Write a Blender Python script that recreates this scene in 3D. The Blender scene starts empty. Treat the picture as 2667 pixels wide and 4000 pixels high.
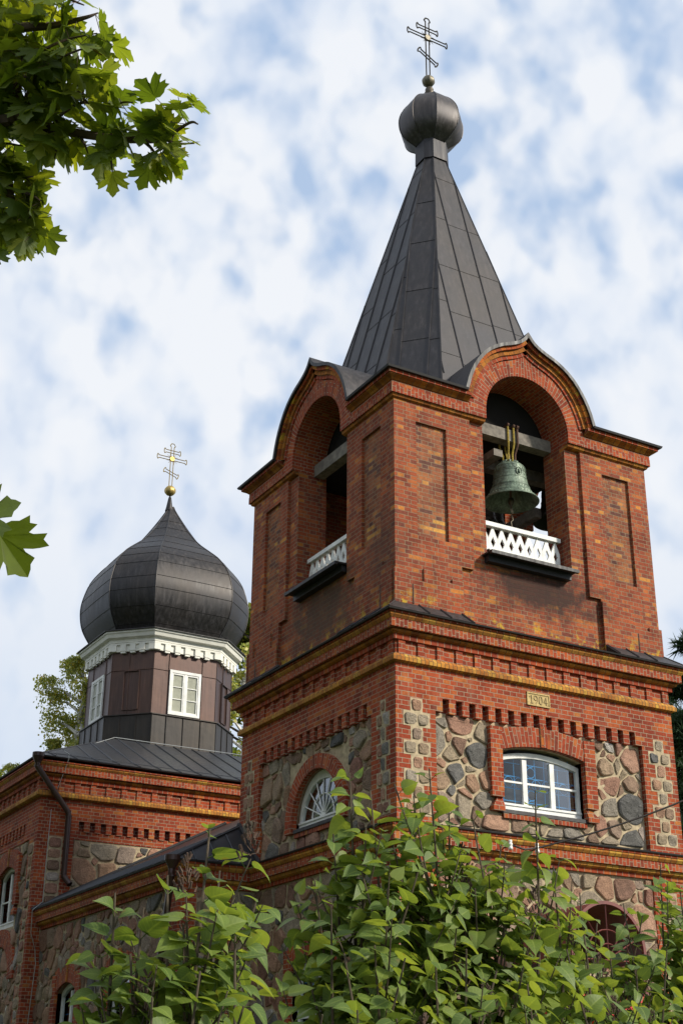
import bpy, bmesh, math, random
import numpy as np
from mathutils import Vector, Matrix
R_ = math.radians
random.seed(7)
sc = bpy.context.scene
COL = sc.collection
# ------------------------------------------------------------------ camera
CAM = Vector((-11.0858, -17.5448, 1.6395))
YAW, PITCH, ROLL, FPX = 0.5203, 0.4209, 0.0078, 5268.8
_F = Vector((math.sin(YAW)*math.cos(PITCH), math.cos(YAW)*math.cos(PITCH), math.sin(PITCH)))
_r = Vector((math.cos(YAW), -math.sin(YAW), 0)); _u = _r.cross(_F)
_R = _r*math.cos(ROLL)+_u*math.sin(ROLL); _U = -_r*math.sin(ROLL)+_u*math.cos(ROLL)
cd = bpy.data.cameras.new('camera'); cam = bpy.data.objects.new('camera', cd); COL.objects.link(cam)
cam.matrix_world = Matrix(((_R.x, _U.x, -_F.x, CAM.x), (_R.y, _U.y, -_F.y, CAM.y), (_R.z, _U.z, -_F.z, CAM.z), (0, 0, 0, 1)))
cd.sensor_fit = 'VERTICAL'; cd.sensor_height = 24; cd.lens = FPX/4000*24; cd.clip_end = 3000; cd.clip_start = .05
sc.camera = cam
def at(u, v, d):                       # a point d metres from the eye towards a place in the view
    k = (_F + _R*((u-1333.5)/FPX) - _U*((v-2000)/FPX)).normalized()
    return CAM + k*d
# ------------------------------------------------------------------ light
SUN_DIR = Vector((0.74, -0.92, 0.74)).normalized()      # towards the sun
sl = bpy.data.lights.new('sun', 'SUN'); sl.energy = 5.0; sl.angle = R_(7); sl.color = (1, .93, .80)
so = bpy.data.objects.new('sun', sl); COL.objects.link(so)
so.rotation_euler = SUN_DIR.to_track_quat('Z', 'Y').to_euler(); so.location = (20, -30, 40)
sc.view_settings.view_transform = 'Standard'; sc.view_settings.look = 'None'
sc.view_settings.exposure = 0; sc.view_settings.gamma = 1
# ------------------------------------------------------------------ node helpers
def ray_y(u, v, y):
    k = (_F + _R*((u-1333.5)/FPX) - _U*((v-2000)/FPX)); tt = (y-CAM.y)/k.y; return CAM+k*tt
class NT:
    def __init__(s, tree): s.t = tree; s.n = tree.nodes; s.l = tree.links
    def new(s, typ, **kw):
        n = s.n.new(typ)
        for k, v in kw.items():
            if k == 'ins':
                for a, b in v.items(): n.inputs[a].default_value = b
            else: setattr(n, k, v)
        return n
    def link(s, a, b): s.l.new(a, b)
    def math(s, op, a, b=None, clamp=False):
        n = s.new('ShaderNodeMath', operation=op, use_clamp=clamp)
        for i, x in enumerate((a, b)):
            if x is None: continue
            if isinstance(x, (int, float)): n.inputs[i].default_value = x
            else: s.link(x, n.inputs[i])
        return n.outputs[0]
    def mix(s, fac, a, b, blend='MIX'):
        n = s.new('ShaderNodeMix', data_type='RGBA', blend_type=blend)
        for i, x in ((0, fac), (6, a), (7, b)):
            if isinstance(x, (int, float)): n.inputs[i].default_value = x
            elif isinstance(x, tuple): n.inputs[i].default_value = x if len(x) == 4 else x+(1,)
            else: s.link(x, n.inputs[i])
        return n.outputs[2]
    def ramp(s, fac, stops, interp='LINEAR'):
        n = s.new('ShaderNodeValToRGB'); cr = n.color_ramp; cr.interpolation = interp
        while len(cr.elements) < len(stops): cr.elements.new(.5)
        for e, (p, c) in zip(cr.elements, stops):
            e.position = p; e.color = (c if isinstance(c, tuple) else (c, c, c)) + (1,)
        if fac is not None: s.link(fac, n.inputs[0])
        return n.outputs[0]
    def noise(s, vec, scale, detail=4, rough=.55, dist=0, out=0):
        n = s.new('ShaderNodeTexNoise'); n.inputs['Scale'].default_value = scale
        n.inputs['Detail'].default_value = detail; n.inputs['Roughness'].default_value = rough
        n.inputs['Distortion'].default_value = dist
        if vec is not None: s.link(vec, n.inputs['Vector'])
        return n.outputs[out]
    def mapr(s, v, a, b, c=0., d=1.):
        n = s.new('ShaderNodeMapRange'); n.inputs[1].default_value = a; n.inputs[2].default_value = b
        n.inputs[3].default_value = c; n.inputs[4].default_value = d; s.link(v, n.inputs[0]); return n.outputs[0]
def mat(name):
    m = bpy.data.materials.new(name); m.use_nodes = True
    t = NT(m.node_tree); p = m.node_tree.nodes['Principled BSDF']
    return m, t, p
def bump(t, p, h, strength=.5, dist=.02):
    b = t.new('ShaderNodeBump'); b.inputs['Strength'].default_value = strength; b.inputs['Distance'].default_value = dist
    t.link(h, b.inputs['Height']); t.link(b.outputs[0], p.inputs['Normal'])
def pos(t): return t.new('ShaderNodeNewGeometry').outputs['Position']
# ------------------------------------------------------------------ world
w = bpy.data.worlds.new('World'); sc.world = w; w.use_nodes = True
t = NT(w.node_tree); bg = w.node_tree.nodes['Background']
sky = t.new('ShaderNodeTexSky', sky_type='NISHITA', sun_disc=False)
sky.sun_elevation = math.asin(SUN_DIR.z); sky.sun_rotation = math.atan2(SUN_DIR.x, SUN_DIR.y)
sky.air_density = 1.0; sky.dust_density = .6
tc = t.new('ShaderNodeTexCoord').outputs['Generated']
sep = t.new('ShaderNodeSeparateXYZ'); t.link(tc, sep.inputs[0])
mp = t.new('ShaderNodeMapping'); mp.inputs['Rotation'].default_value = (R_(10), R_(-20), R_(8)); mp.inputs['Scale'].default_value = (1., 1., .72)
mp.inputs['Location'].default_value = (3.3, 1.7, .4)
t.link(tc, mp.inputs[0])
n1 = t.noise(mp.outputs[0], 31, 1.8, .45, .15)
n2 = t.noise(mp.outputs[0], 7., 2, .5, .2)
n3 = t.noise(mp.outputs[0], 60, 2, .5, .1)
dens = t.math('ADD', t.math('ADD', t.math('MULTIPLY', n1, .64), t.math('MULTIPLY', n2, .24)), t.math('MULTIPLY', n3, .12))
low = t.mapr(sep.outputs[2], .28, .62, .035, -.01)
dens = t.math('ADD', dens, low)
cf = t.ramp(t.mapr(dens, .35, .54), [(0, .27), (.35, .60), (.7, .88), (1, 1.)])
flat = t.mapr(sep.outputs[2], .20, .42, .75, 0.)
cf = t.mix(flat, cf, (.80, .80, .80))
shade = t.noise(mp.outputs[0], 9, 3, .5, .3)
cloudc = t.ramp(t.math('ADD', t.math('MULTIPLY', shade, .5), t.math('MULTIPLY', dens, .55)), [(.42, (.68, .76, .90)), (.52, (.78, .84, .935)), (.60, (.88, .91, .96))])
cloudc = t.mix(flat, cloudc, (.70, .78, .90))
blue = t.new('ShaderNodeMix', data_type='RGBA', blend_type='MULTIPLY'); blue.inputs[0].default_value = 1
t.link(sky.outputs[0], blue.inputs[6]); blue.inputs[7].default_value = (.125, .125, .125, 1)
bluec = t.mix(.8, blue.outputs[2], (.40, .58, .86))
fin = t.mix(cf, bluec, cloudc)
t.link(fin, bg.inputs['Color']); bg.inputs['Strength'].default_value = 1.0
# ------------------------------------------------------------------ materials
def brick(name, stops, mortar=(.25, .18, .11), scale=1., msize=.0062, extra=None, hue=.35, grime=.25):
    m, t, p = mat(name)
    uv = t.new('ShaderNodeUVMap').outputs[0]
    P = pos(t)
    nz = t.noise(P, 9, 2, out=1)
    vm = t.new('ShaderNodeVectorMath', operation='MULTIPLY_ADD'); t.link(nz, vm.inputs[0]); vm.inputs[1].default_value = (.012, .012, 0)
    t.link(uv, vm.inputs[2])
    b = t.new('ShaderNodeTexBrick', offset=.5, offset_frequency=2, squash=.5, squash_frequency=2)
    t.link(vm.outputs[0], b.inputs['Vector'])
    for k, v in {'Scale': scale, 'Brick Width': .268, 'Row Height': .0775, 'Mortar Size': msize, 'Mortar Smooth': .15, 'Bias': 0.}.items():
        b.inputs[k].default_value = v
    b.inputs['Color1'].default_value = (0, 0, 0, 1); b.inputs['Color2'].default_value = (1, 1, 1, 1)
    c = t.ramp(b.outputs['Color'], stops)
    big = t.noise(P, 1.5, 5, .65)
    fine = t.noise(P, 28, 4, .7)
    c = t.mix(1., c, t.ramp(fine, [(.3, .72), (.7, 1.22)]), 'MULTIPLY')
    c = t.mix(min(1, hue*1.8), c, t.ramp(big, [(.32, (.62, .50, .50)), (.5, (1, 1, 1)), (.68, (1.25, 1.15, .95))]), 'MULTIPLY')
    # pale run-off and soot streaks down the face
    st = t.new('ShaderNodeMapping'); st.inputs['Scale'].default_value = (5, 5, .5); t.link(P, st.inputs[0])
    sn = t.noise(st.outputs[0], 1.4, 4, .6)
    c = t.mix(t.mapr(sn, .56, .78, 0, grime), c, (.30, .155, .10))
    c = t.mix(t.mapr(sn, .44, .28, 0, grime*1.2), c, (.055, .028, .022))
    mc = t.mix(t.noise(P, 6, 3), tuple(x*.65 for x in mortar), tuple(min(1, x*1.3) for x in mortar))
    c = t.mix(b.outputs['Fac'], c, mc)
    if extra: c = extra(t, P, c)
    t.link(c, p.inputs['Base Color']); p.inputs['Roughness'].default_value = .88
    p.inputs['Specular IOR Level'].default_value = .25
    h = t.math('ADD', t.math('MULTIPLY', b.outputs['Fac'], -1.), t.math('MULTIPLY', fine, .55))
    bump(t, p, h, .7, .012)
    return m
def blob(t, P, c, centre, radii, colr, lo=.9, hi=.35, nscale=3., amount=.8):
    vm = t.new('ShaderNodeVectorMath', operation='SUBTRACT'); t.link(P, vm.inputs[0]); vm.inputs[1].default_value = centre
    v2 = t.new('ShaderNodeVectorMath', operation='DIVIDE'); t.link(vm.outputs[0], v2.inputs[0]); v2.inputs[1].default_value = radii
    ln = t.new('ShaderNodeVectorMath', operation='LENGTH'); t.link(v2.outputs[0], ln.inputs[0])
    d = t.math('ADD', ln.outputs['Value'], t.math('MULTIPLY', t.math('SUBTRACT', t.noise(P, nscale, 4, .65), .5), 1.6))
    return t.mix(t.math('MULTIPLY', t.mapr(d, lo, hi), amount), c, colr)
def upper_extra(t, P, c):
    c = blob(t, P, c, (3.1, .05, 10.12), (1.5, .5, .50), (.040, .022, .018), 1.15, .45, 3.5, .92)      # soot under the bell sill
    c = blob(t, P, c, (.02, 2.6, 9.9), (.4, 1.5, .8), (.075, .055, .038), 1.1, .45, 3, .75)          # grey film below the side sill
    c = blob(t, P, c, (.02, .5, 10.4), (.4, .7, 1.0), (.07, .05, .04), 1.0, .3, 3, .45)
    z = t.new('ShaderNodeSeparateXYZ'); t.link(P, z.inputs[0])
    m1 = t.math('MULTIPLY', t.mapr(z.outputs[2], 9.62, 9.35), t.mapr(t.noise(P, 3.5, 4, .7), .54, .62))
    return t.mix(t.math('MULTIPLY', m1, .75), c, (.50, .33, .03))                                    # lichen at the foot
REDS_U = [(0, (0.169, 0.046, 0.028)), (.10, (0.204, 0.049, 0.025)), (.35, (0.238, 0.053, 0.024)), (.6, (0.280, 0.064, 0.026)), (.82, (0.319, 0.079, 0.029)), (.93, (0.355, 0.109, 0.033)), (.978, (0.445, 0.170, 0.034)), (1., (0.487, 0.211, 0.047))]
REDS_L = [(0, (0.166, 0.033, 0.016)), (.12, (0.228, 0.038, 0.015)), (.45, (0.277, 0.046, 0.017)), (.78, (0.326, 0.063, 0.020)), (.94, (0.358, 0.090, 0.023)), (1., (0.394, 0.140, 0.035))]
REDS_P = [(0, (0.120, 0.054, 0.042)), (.2, (0.199, 0.067, 0.038)), (.5, (0.264, 0.089, 0.042)), (.9, (0.330, 0.121, 0.047)), (1., (0.519, 0.262, 0.063))]
OCH = [(0, (.20, .065, .012)), (.3, (.29, .10, .014)), (.7, (.36, .135, .02)), (1., (.42, .18, .028))]
M_BU = brick('belfry_brick', REDS_U, extra=upper_extra, hue=.5, grime=.45)
M_BP = brick('weathered_panel_brick', REDS_P, hue=.6)
M_BL = brick('red_brick', REDS_L, mortar=(.32, .235, .16), grime=.30, hue=.45)
M_BD = brick('dark_red_brick', [(0, (.06, .015, .01)), (.5, (.17, .03, .015)), (1, (.25, .05, .02))], mortar=(.25, .2, .16))
M_OC = brick('ochre_moulded_brick', OCH, mortar=(.12, .07, .035), hue=.6, grime=.3)
M_YE = brick('yellow_string_brick', [(0, (.33, .12, .022)), (.4, (.40, .17, .034)), (.8, (.45, .22, .04)), (1., (.48, .29, .05))], mortar=(.13, .08, .04), hue=.5, grime=.25)
def lichen_extra(t, P, c): return t.mix(t.math('MULTIPLY', t.mapr(t.noise(P, 4.2, 4, .7), .55, .62), .7), c, (.50, .34, .03))
M_OR = brick('orange_gable_brick', [(0, (.20, .04, .015)), (.4, (.33, .07, .018)), (.8, (.42, .12, .02)), (1., (.48, .19, .03))], mortar=(.10, .06, .03), hue=.5, grime=.2, extra=lichen_extra)
def metal(name, base, rough=.42, metallic=.55, streak=.5, spec=None):
    m, t, p = mat(name); P = pos(t)
    st = t.new('ShaderNodeMapping'); st.inputs['Scale'].default_value = (7, 7, .55); t.link(P, st.inputs[0])
    a = t.noise(st.outputs[0], 1.7, 5, .65); b = t.noise(P, .9, 3, .5)
    lo = tuple(x*(1-streak*.45) for x in base); hi = tuple(min(1, x*(1+streak*1.1)) for x in base)
    c = t.ramp(a, [(.3, lo), (.52, base), (.75, hi)])
    c = t.mix(.6, c, t.ramp(b, [(.3, (.8, .85, 1.0)), (.7, (1.2, 1.05, .92))]), 'MULTIPLY')
    sp = t.mapr(t.noise(P, 55, 2), .73, .8)
    c = t.mix(t.math('MULTIPLY', sp, .5), c, (.3, .28, .24))
    t.link(c, p.inputs['Base Color']); p.inputs['Metallic'].default_value = metallic
    t.link(t.mapr(a, .3, .7, rough-.08, rough+.14), p.inputs['Roughness'])
    bump(t, p, t.noise(P, 2.6, 3), .12, .03)
    return m
M_SP = metal('grey_sheet_metal', (.037, .035, .037), .54, .40, .9)
M_DOME = metal('dark_bronze_sheet', (.034, .032, .032), .46, .5, 1.)
M_ONION = metal('tarnished_bronze_sheet', (.060, .054, .052), .48, .5, .9)
M_DRUM = metal('brown_sheet_metal', (.078, .047, .038), .42, .5, .5)
M_SK = metal('black_brown_sheet', (.033, .029, .025), .42, .5, .5)
M_ROOF = metal('slate_grey_sheet', (.042, .045, .050), .42, .45, .4)
M_EDGE = metal('black_roof_edging', (.016, .015, .016), .55, .0, .3)
M_PIPE = metal('brown_painted_pipe', (.045, .022, .018), .35, .2, .2)
def plain(name, c, rough=.6, metallic=0., noise=.25, nscale=20, bmp=0.):
    m, t, p = mat(name); P = pos(t)
    n = t.noise(P, nscale, 4, .6)
    cc = t.ramp(n, [(.3, tuple(x*(1-noise) for x in c)), (.7, tuple(min(1, x*(1+noise)) for x in c))])
    t.link(cc, p.inputs['Base Color']); p.inputs['Roughness'].default_value = rough; p.inputs['Metallic'].default_value = metallic
    if bmp: bump(t, p, n, bmp, .01)
    return m
M_MORTAR = plain('lime_mortar', (.40, .32, .205), .95, 0, .3, 14, .6)
M_WHITE = plain('white_paint', (.70, .70, .67), .6, 0, .14, 5)
M_PLAST = plain('white_painted_render', (.74, .73, .66), .75, 0, .1, 3, .15)
M_WOOD = plain('weathered_timber', (.17, .15, .125), .85, 0, .4, 9, .4)
M_GOLD = plain('gilt_metal', (.42, .30, .10), .45, .7, .3, 12)
M_CRD = plain('tarnished_iron', (.075, .062, .045), .5, .5, .5, 14)
M_BALLT = plain('tarnished_gilt', (.16, .14, .10), .5, .5, .5, 14)
M_IRON = plain('rusty_iron', (.09, .045, .03), .7, .3, .5, 30)
M_YIRON = plain('yellow_lichen_iron', (.30, .22, .03), .8, 0, .5, 30)
M_RED = plain('red_paint', (.50, .035, .025), .45, 0, .15, 6)
M_DRED = plain('dull_red_paint', (.15, .035, .028), .5, 0, .2, 6)
M_BROWN = plain('brown_soffit', (.12, .085, .075), .8, 0, .2, 5)
M_BLUE = plain('blue_wrought_iron', (.05, .38, .80), .5, 0, .1, 6)
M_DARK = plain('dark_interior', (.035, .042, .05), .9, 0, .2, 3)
M_BLACK = plain('belfry_gloom_black', (.008, .007, .006), .95, 0, .3, 4)  # near-black colour paints the unlit depth of the belfry
M_CURT = plain('pale_curtain', (.55, .53, .42), .9, 0, .1, 8)
M_WIRE = plain('galvanised_wire', (.40, .42, .42), .4, .4, .1, 5)
M_CABLE = plain('black_cable', (.03, .022, .018), .6, 0, .2, 5)
M_PORC = plain('glazed_porcelain', (.8, .78, .74), .2, 0, .04, 4)
M_PLAQ = plain('yellow_plaster', (.46, .34, .15), .95, 0, .3, 25, .8)
M_PLAQD = plain('shadowed_numerals', (.27, .20, .10), .95, 0, .3, 25, .3)
M_ROPE = plain('hemp_rope', (.30, .25, .18), .95, 0, .3, 40)
# window glass: dark and glossy, a little see-through
M_GLASS = bpy.data.materials.new('window_glass'); M_GLASS.use_nodes = True
t = NT(M_GLASS.node_tree); t.n.clear()
o = t.new('ShaderNodeOutputMaterial'); tr = t.new('ShaderNodeBsdfTransparent'); tr.inputs[0].default_value = (.86, .88, .88, 1)
gl = t.new('ShaderNodeBsdfGlossy'); gl.inputs['Roughness'].default_value = .03; gl.inputs[0].default_value = (.9, .93, .96, 1)
mx = t.new('ShaderNodeMixShader'); lw = t.new('ShaderNodeLayerWeight'); lw.inputs[0].default_value = .35
t.link(t.math('ADD', t.math('MULTIPLY', lw.outputs['Fresnel'], .25), .02), mx.inputs[0]); t.link(tr.outputs[0], mx.inputs[1]); t.link(gl.outputs[0], mx.inputs[2])
t.link(mx.outputs[0], o.inputs[0])
def stone_mat(name, k=1.):
    m, t, p = mat(name); P = pos(t)
    a = t.new('ShaderNodeAttribute', attribute_name='tint'); s = t.new('ShaderNodeSeparateColor'); t.link(a.outputs['Color'], s.inputs[0])
    S = [(0, (.08, .08, .08)), (.05, (.15, .14, .125)), (.12, (.26, .22, .17)), (.32, (.27, .21, .14)), (.46, (.30, .175, .11)), (.60, (.34, .20, .135)), (.72, (.25, .125, .09)), (.84, (.17, .11, .075)), (.93, (.24, .16, .11)), (1, (.36, .33, .30))]
    c = t.ramp(s.outputs[0], [(q, tuple(v*k for v in cc)) for q, cc in S])
    f = t.noise(P, 45, 5, .8); g = t.noise(P, 7, 4, .6)
    c = t.mix(1., c, t.ramp(f, [(.3, .45), (.5, .95), (.68, 1.5)]), 'MULTIPLY')
    c = t.mix(.6, c, t.ramp(g, [(.3, .6), (.65, 1.25)]), 'MULTIPLY')
    t.link(c, p.inputs['Base Color']); p.inputs['Roughness'].default_value = .85; p.inputs['Specular IOR Level'].default_value = .3
    bump(t, p, t.math('ADD', g, t.math('MULTIPLY', f, .5)), .9, .03)
    return m
M_STONE = stone_mat('fieldstone')
# bell bronze with verdigris
M_BELL, t, p = mat('verdigris_bronze'); P = pos(t)
st = t.new('ShaderNodeMapping'); st.inputs['Scale'].default_value = (6, 6, 1.2); t.link(P, st.inputs[0])
a = t.noise(st.outputs[0], 2.2, 5, .7); b = t.noise(P, 26, 4, .7)
c = t.ramp(a, [(.3, (.06, .075, .055)), (.5, (.14, .19, .14)), (.72, (.26, .33, .24))])
c = t.mix(1., c, t.ramp(b, [(.3, .6), (.7, 1.3)]), 'MULTIPLY')
t.link(c, p.inputs['Base Color']); p.inputs['Metallic'].default_value = .25; p.inputs['Roughness'].default_value = .5
bump(t, p, b, .5, .01)
def leaf_mat(name, top, under, trans, rough=.42, var=.35, autumn=None, veins=False):
    m, t, p = mat(name); P = pos(t)
    a = t.new('ShaderNodeAttribute', attribute_name='tint'); s = t.new('ShaderNodeSeparateColor'); t.link(a.outputs['Color'], s.inputs[0])
    geo = t.new('ShaderNodeNewGeometry')
    c = t.mix(geo.outputs['Backfacing'], top, under)
    c = t.mix(1., c, t.ramp(s.outputs[0], [(0, (1-var, 1-var*.8, 1-var)), (.6, (1., 1., 1.)), (1, (1+var*1.2, 1+var*.7, 1.))]), 'MULTIPLY')
    if autumn: c = t.mix(t.mapr(s.outputs[1], 1-autumn[1], 1-autumn[1]+.02), c, autumn[0])
    if veins:
        uvn = t.new('ShaderNodeUVMap').outputs[0]; sx = t.new('ShaderNodeSeparateXYZ'); t.link(uvn, sx.inputs[0])
        mid_ = t.mapr(sx.outputs[0], .0, .13, .75, 0.)
        ph = t.math('SINE', t.math('MULTIPLY', t.math('SUBTRACT', sx.outputs[1], t.math('MULTIPLY', sx.outputs[0], .28)), 44.))
        lat = t.mapr(ph, .7, 1., 0., .3)
        c = t.mix(t.math('MAXIMUM', mid_, lat), c, (.22, .28, .06))
        edge = t.math('MULTIPLY', t.mapr(t.noise(P, 22, 3, .6), .60, .68), t.mapr(sx.outputs[0], .4, .9))
        c = t.mix(t.math('MULTIPLY', edge, .7), c, (.16, .12, .03))
    vein = t.noise(P, 30, 3, .6)
    c = t.mix(.5, c, t.ramp(vein, [(.3, .8), (.7, 1.2)]), 'MULTIPLY')
    t.link(c, p.inputs['Base Color']); p.inputs['Roughness'].default_value = rough
    p.inputs['Specular IOR Level'].default_value = .45
    tl = t.new('ShaderNodeBsdfTranslucent'); tcol = t.mix(1., c, trans, 'MULTIPLY'); t.link(tcol, tl.inputs[0])
    mx = t.new('ShaderNodeMixShader'); mx.inputs[0].default_value = .35
    out = m.node_tree.nodes['Material Output']
    t.link(p.outputs[0], mx.inputs[1]); t.link(tl.outputs[0], mx.inputs[2]); t.link(mx.outputs[0], out.inputs[0])
    return m
M_LILAC = leaf_mat('lilac_leaf', (.100, .155, .024), (.145, .20, .052), (2.4, 2.2, .9), .55, .36, None, True)
M_MAPLE = leaf_mat('maple_leaf', (.10, .135, .014), (.12, .16, .022), (3.2, 3.0, 1.), .5, .5, ((.30, .17, .03), .008))
M_BIRCH = leaf_mat('birch_leaf', (.30, .32, .09), (.32, .34, .11), (2., 2., 1.), .5, .45, ((.4, .30, .04), .12))
M_DECID = leaf_mat('lime_leaf', (.13, .16, .016), (.15, .19, .025), (2., 2., 1.), .5, .5, ((.35, .26, .03), .12))
M_PINE = leaf_mat('pine_needle', (.020, .050, .018), (.025, .055, .02), (1.2, 1.2, 1.), .6, .4)
M_BARK = plain('brown_bark', (.085, .058, .04), .9, 0, .4, 20, .5)
M_TWIG = plain('lilac_bark', (.07, .052, .032), .9, 0, .4, 30, .3)
M_BBARK = plain('birch_bark', (.5, .48, .44), .8, 0, .5, 5, .3)
M_SEED = plain('dry_seed_head', (.075, .045, .03), .9, 0, .4, 30)
# ------------------------------------------------------------------ mesh builder
class Side:
    def __init__(s, o, t, n, L): s.o = Vector(o); s.t = Vector(t); s.n = Vector(n); s.L = L
    def P(s, a, z, out): v = s.o + s.t*a + s.n*out; return (v.x, v.y, z)
class MB:
    def __init__(s): s.v = []; s.f = []; s.uv = []; s.m = []; s.mats = []; s.tint = []; s.use_tint = False
    def mi(s, m):
        if m not in s.mats: s.mats.append(m)
        return s.mats.index(m)
    def face(s, pts, m, uv=None, tint=None):
        i = len(s.v); s.v.extend([tuple(p) for p in pts]); s.f.append(list(range(i, i+len(pts)))); s.m.append(s.mi(m))
        if uv is None:
            a = Vector(pts[0]); n = Vector((0, 0, 0))
            for k in range(1, len(pts)-1): n += (Vector(pts[k])-a).cross(Vector(pts[k+1])-a)
            ax, ay, az = abs(n.x), abs(n.y), abs(n.z)
            if az >= ax and az >= ay: uv = [(p[0], p[1]) for p in pts]
            elif ax > ay: uv = [(p[1]+.067, p[2]) for p in pts]
            else: uv = [(p[0], p[2]) for p in pts]
        s.uv.append(uv); s.tint.append(tint or (0, 0, 0))
        if tint: s.use_tint = True
    def hexa(s, q, m, uv=None):            # q: 8 points, bottom 4 then top 4
        for idx in ((0, 1, 2, 3), (7, 6, 5, 4), (0, 4, 5, 1), (1, 5, 6, 2), (2, 6, 7, 3), (3, 7, 4, 0)):
            s.face([q[i] for i in idx], m, [uv[i] for i in idx] if uv else None)
    def wbox(s, x0, x1, y0, y1, z0, z1, m):
        s.hexa([(x0, y0, z0), (x1, y0, z0), (x1, y1, z0), (x0, y1, z0), (x0, y0, z1), (x1, y0, z1), (x1, y1, z1), (x0, y1, z1)], m)
    def box(s, S, a0, a1, z0, z1, o0, o1, m, swap=False):
        q = [S.P(a0, z0, o1), S.P(a1, z0, o1), S.P(a1, z0, o0), S.P(a0, z0, o0), S.P(a0, z1, o1), S.P(a1, z1, o1), S.P(a1, z1, o0), S.P(a0, z1, o0)]
        s.hexa(q, m, [(z0, a0), (z0, a1), (z0, a1+abs(o1-o0)), (z0, a0+abs(o1-o0)), (z1, a0), (z1, a1), (z1, a1+.1), (z1, a0+.1)] if swap else None)
    def prism(s, S, pts, o0, o1, m, sidem=None):
        s.face([S.P(a, z, o1) for a, z in pts], m); s.face([S.P(a, z, o0) for a, z in reversed(pts)], m)
        n = len(pts)
        for i in range(n):
            a, b = pts[i], pts[(i+1) % n]
            s.face([S.P(*a, o1), S.P(*b, o1), S.P(*b, o0), S.P(*a, o0)], sidem or m)
    def strip(s, S, A, B, o0, o1, m, polar=False, vspan=None, capends=True):
        # solid between two polylines A (inner) and B (outer); polar UV: v along the line, u across
        la = [0.]
        for i in range(1, len(A)):
            ma = ((A[i][0]+B[i][0])/2, (A[i][1]+B[i][1])/2); mb = ((A[i-1][0]+B[i-1][0])/2, (A[i-1][1]+B[i-1][1])/2)
            la.append(la[-1]+math.hypot(ma[0]-mb[0], ma[1]-mb[1]))
        for i in range(len(A)-1):
            a0, a1, b0, b1 = A[i], A[i+1], B[i], B[i+1]
            wd = math.hypot(b0[0]-a0[0], b0[1]-a0[1]); wd1 = math.hypot(b1[0]-a1[0], b1[1]-a1[1])
            if polar == 'radial': uv = [(0, la[i]), (0, la[i+1]), (wd1, la[i+1]), (wd, la[i])]
            elif polar == 'course': uv = [(la[i], .006), (la[i+1], .006), (la[i+1], .0715), (la[i], .0715)]
            else: uv = None
            s.face([S.P(*a0, o1), S.P(*a1, o1), S.P(*b1, o1), S.P(*b0, o1)], m, uv)
            s.face([S.P(*a0, o0), S.P(*a1, o0), S.P(*b1, o0), S.P(*b0, o0)], m, uv)
            th = abs(o1-o0)
            if polar == 'radial': u2 = [(0, la[i]), (0, la[i+1]), (th, la[i+1]), (th, la[i])]
            else: u2 = [(la[i], .006), (la[i+1], .006), (la[i+1], .0715), (la[i], .0715)] if polar else None
            s.face([S.P(*a0, o1), S.P(*a1, o1), S.P(*a1, o0), S.P(*a0, o0)], m, u2)
            s.face([S.P(*b0, o1), S.P(*b1, o1), S.P(*b1, o0), S.P(*b0, o0)], m, u2)
        if capends:
            for i in (0, len(A)-1): s.face([S.P(*A[i], o1), S.P(*B[i], o1), S.P(*B[i], o0), S.P(*A[i], o0)], m)
    def tube(s, pts, r, m, n=6, r1=None, cap=True):
        pts = [Vector(p) for p in pts]; rings = []
        for i, p in enumerate(pts):
            d = (pts[min(i+1, len(pts)-1)]-pts[max(i-1, 0)])
            if d.length < 1e-9: d = Vector((0, 0, 1))
            d.normalize(); ref = Vector((0, 0, 1)) if abs(d.z) < .9 else Vector((1, 0, 0))
            x = d.cross(ref).normalized(); y = d.cross(x)
            rr = r if r1 is None else r + (r1-r)*i/max(1, len(pts)-1)
            rings.append([p + (x*math.cos(2*math.pi*k/n)+y*math.sin(2*math.pi*k/n))*rr for k in range(n)])
        s.loft(rings, m, cap)
    def loft(s, rings, m, cap=True, uvs=None):
        base = len(s.v); n = len(rings[0])
        for rg in rings: s.v.extend([tuple(p) for p in rg])
        for i in range(len(rings)-1):
            for k in range(n):
                a = base+i*n+k; b = base+i*n+(k+1) % n
                s.f.append([a, b, b+n, a+n]); s.m.append(s.mi(m)); s.uv.append([(0, 0), (1, 0), (1, 1), (0, 1)]); s.tint.append((0, 0, 0))
        if cap:
            for st in (base, base+(len(rings)-1)*n):
                s.f.append([st+k for k in range(n)]); s.m.append(s.mi(m)); s.uv.append([(0, 0)]*n); s.tint.append((0, 0, 0))
    def lathe(s, c, prof, m, n=32, cap=False):
        s.loft([[(c[0]+r*math.cos(2*math.pi*k/n), c[1]+r*math.sin(2*math.pi*k/n), c[2]+z) for k in range(n)] for r, z in prof], m, cap)
    def sweep(s, path, prof, m, closed=False, mode='wall', outward=1, cap=True):
        # path: plan points, walls on the left hand; prof: (offset, z) pairs; mitred
        n = len(path); P2 = [Vector(p) for p in path]; offs = []
        for i in range(n):
            def nrm(a, b): d = (b-a).normalized(); return Vector((d.y, -d.x))*outward
            if closed or 0 < i < n-1:
                n0 = nrm(P2[i-1], P2[i]); n1 = nrm(P2[i], P2[(i+1) % n]); mt = (n0+n1); mt = mt/ (1+n0.dot(n1))
            elif i == 0: mt = nrm(P2[0], P2[1])
            else: mt = nrm(P2[-2], P2[-1])
            offs.append(mt)
        pl = [0.]
        for j in range(1, len(prof)): pl.append(pl[-1]+math.hypot(prof[j][0]-prof[j-1][0], prof[j][1]-prof[j-1][1]))
        rng = range(n) if closed else range(n-1)
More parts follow.
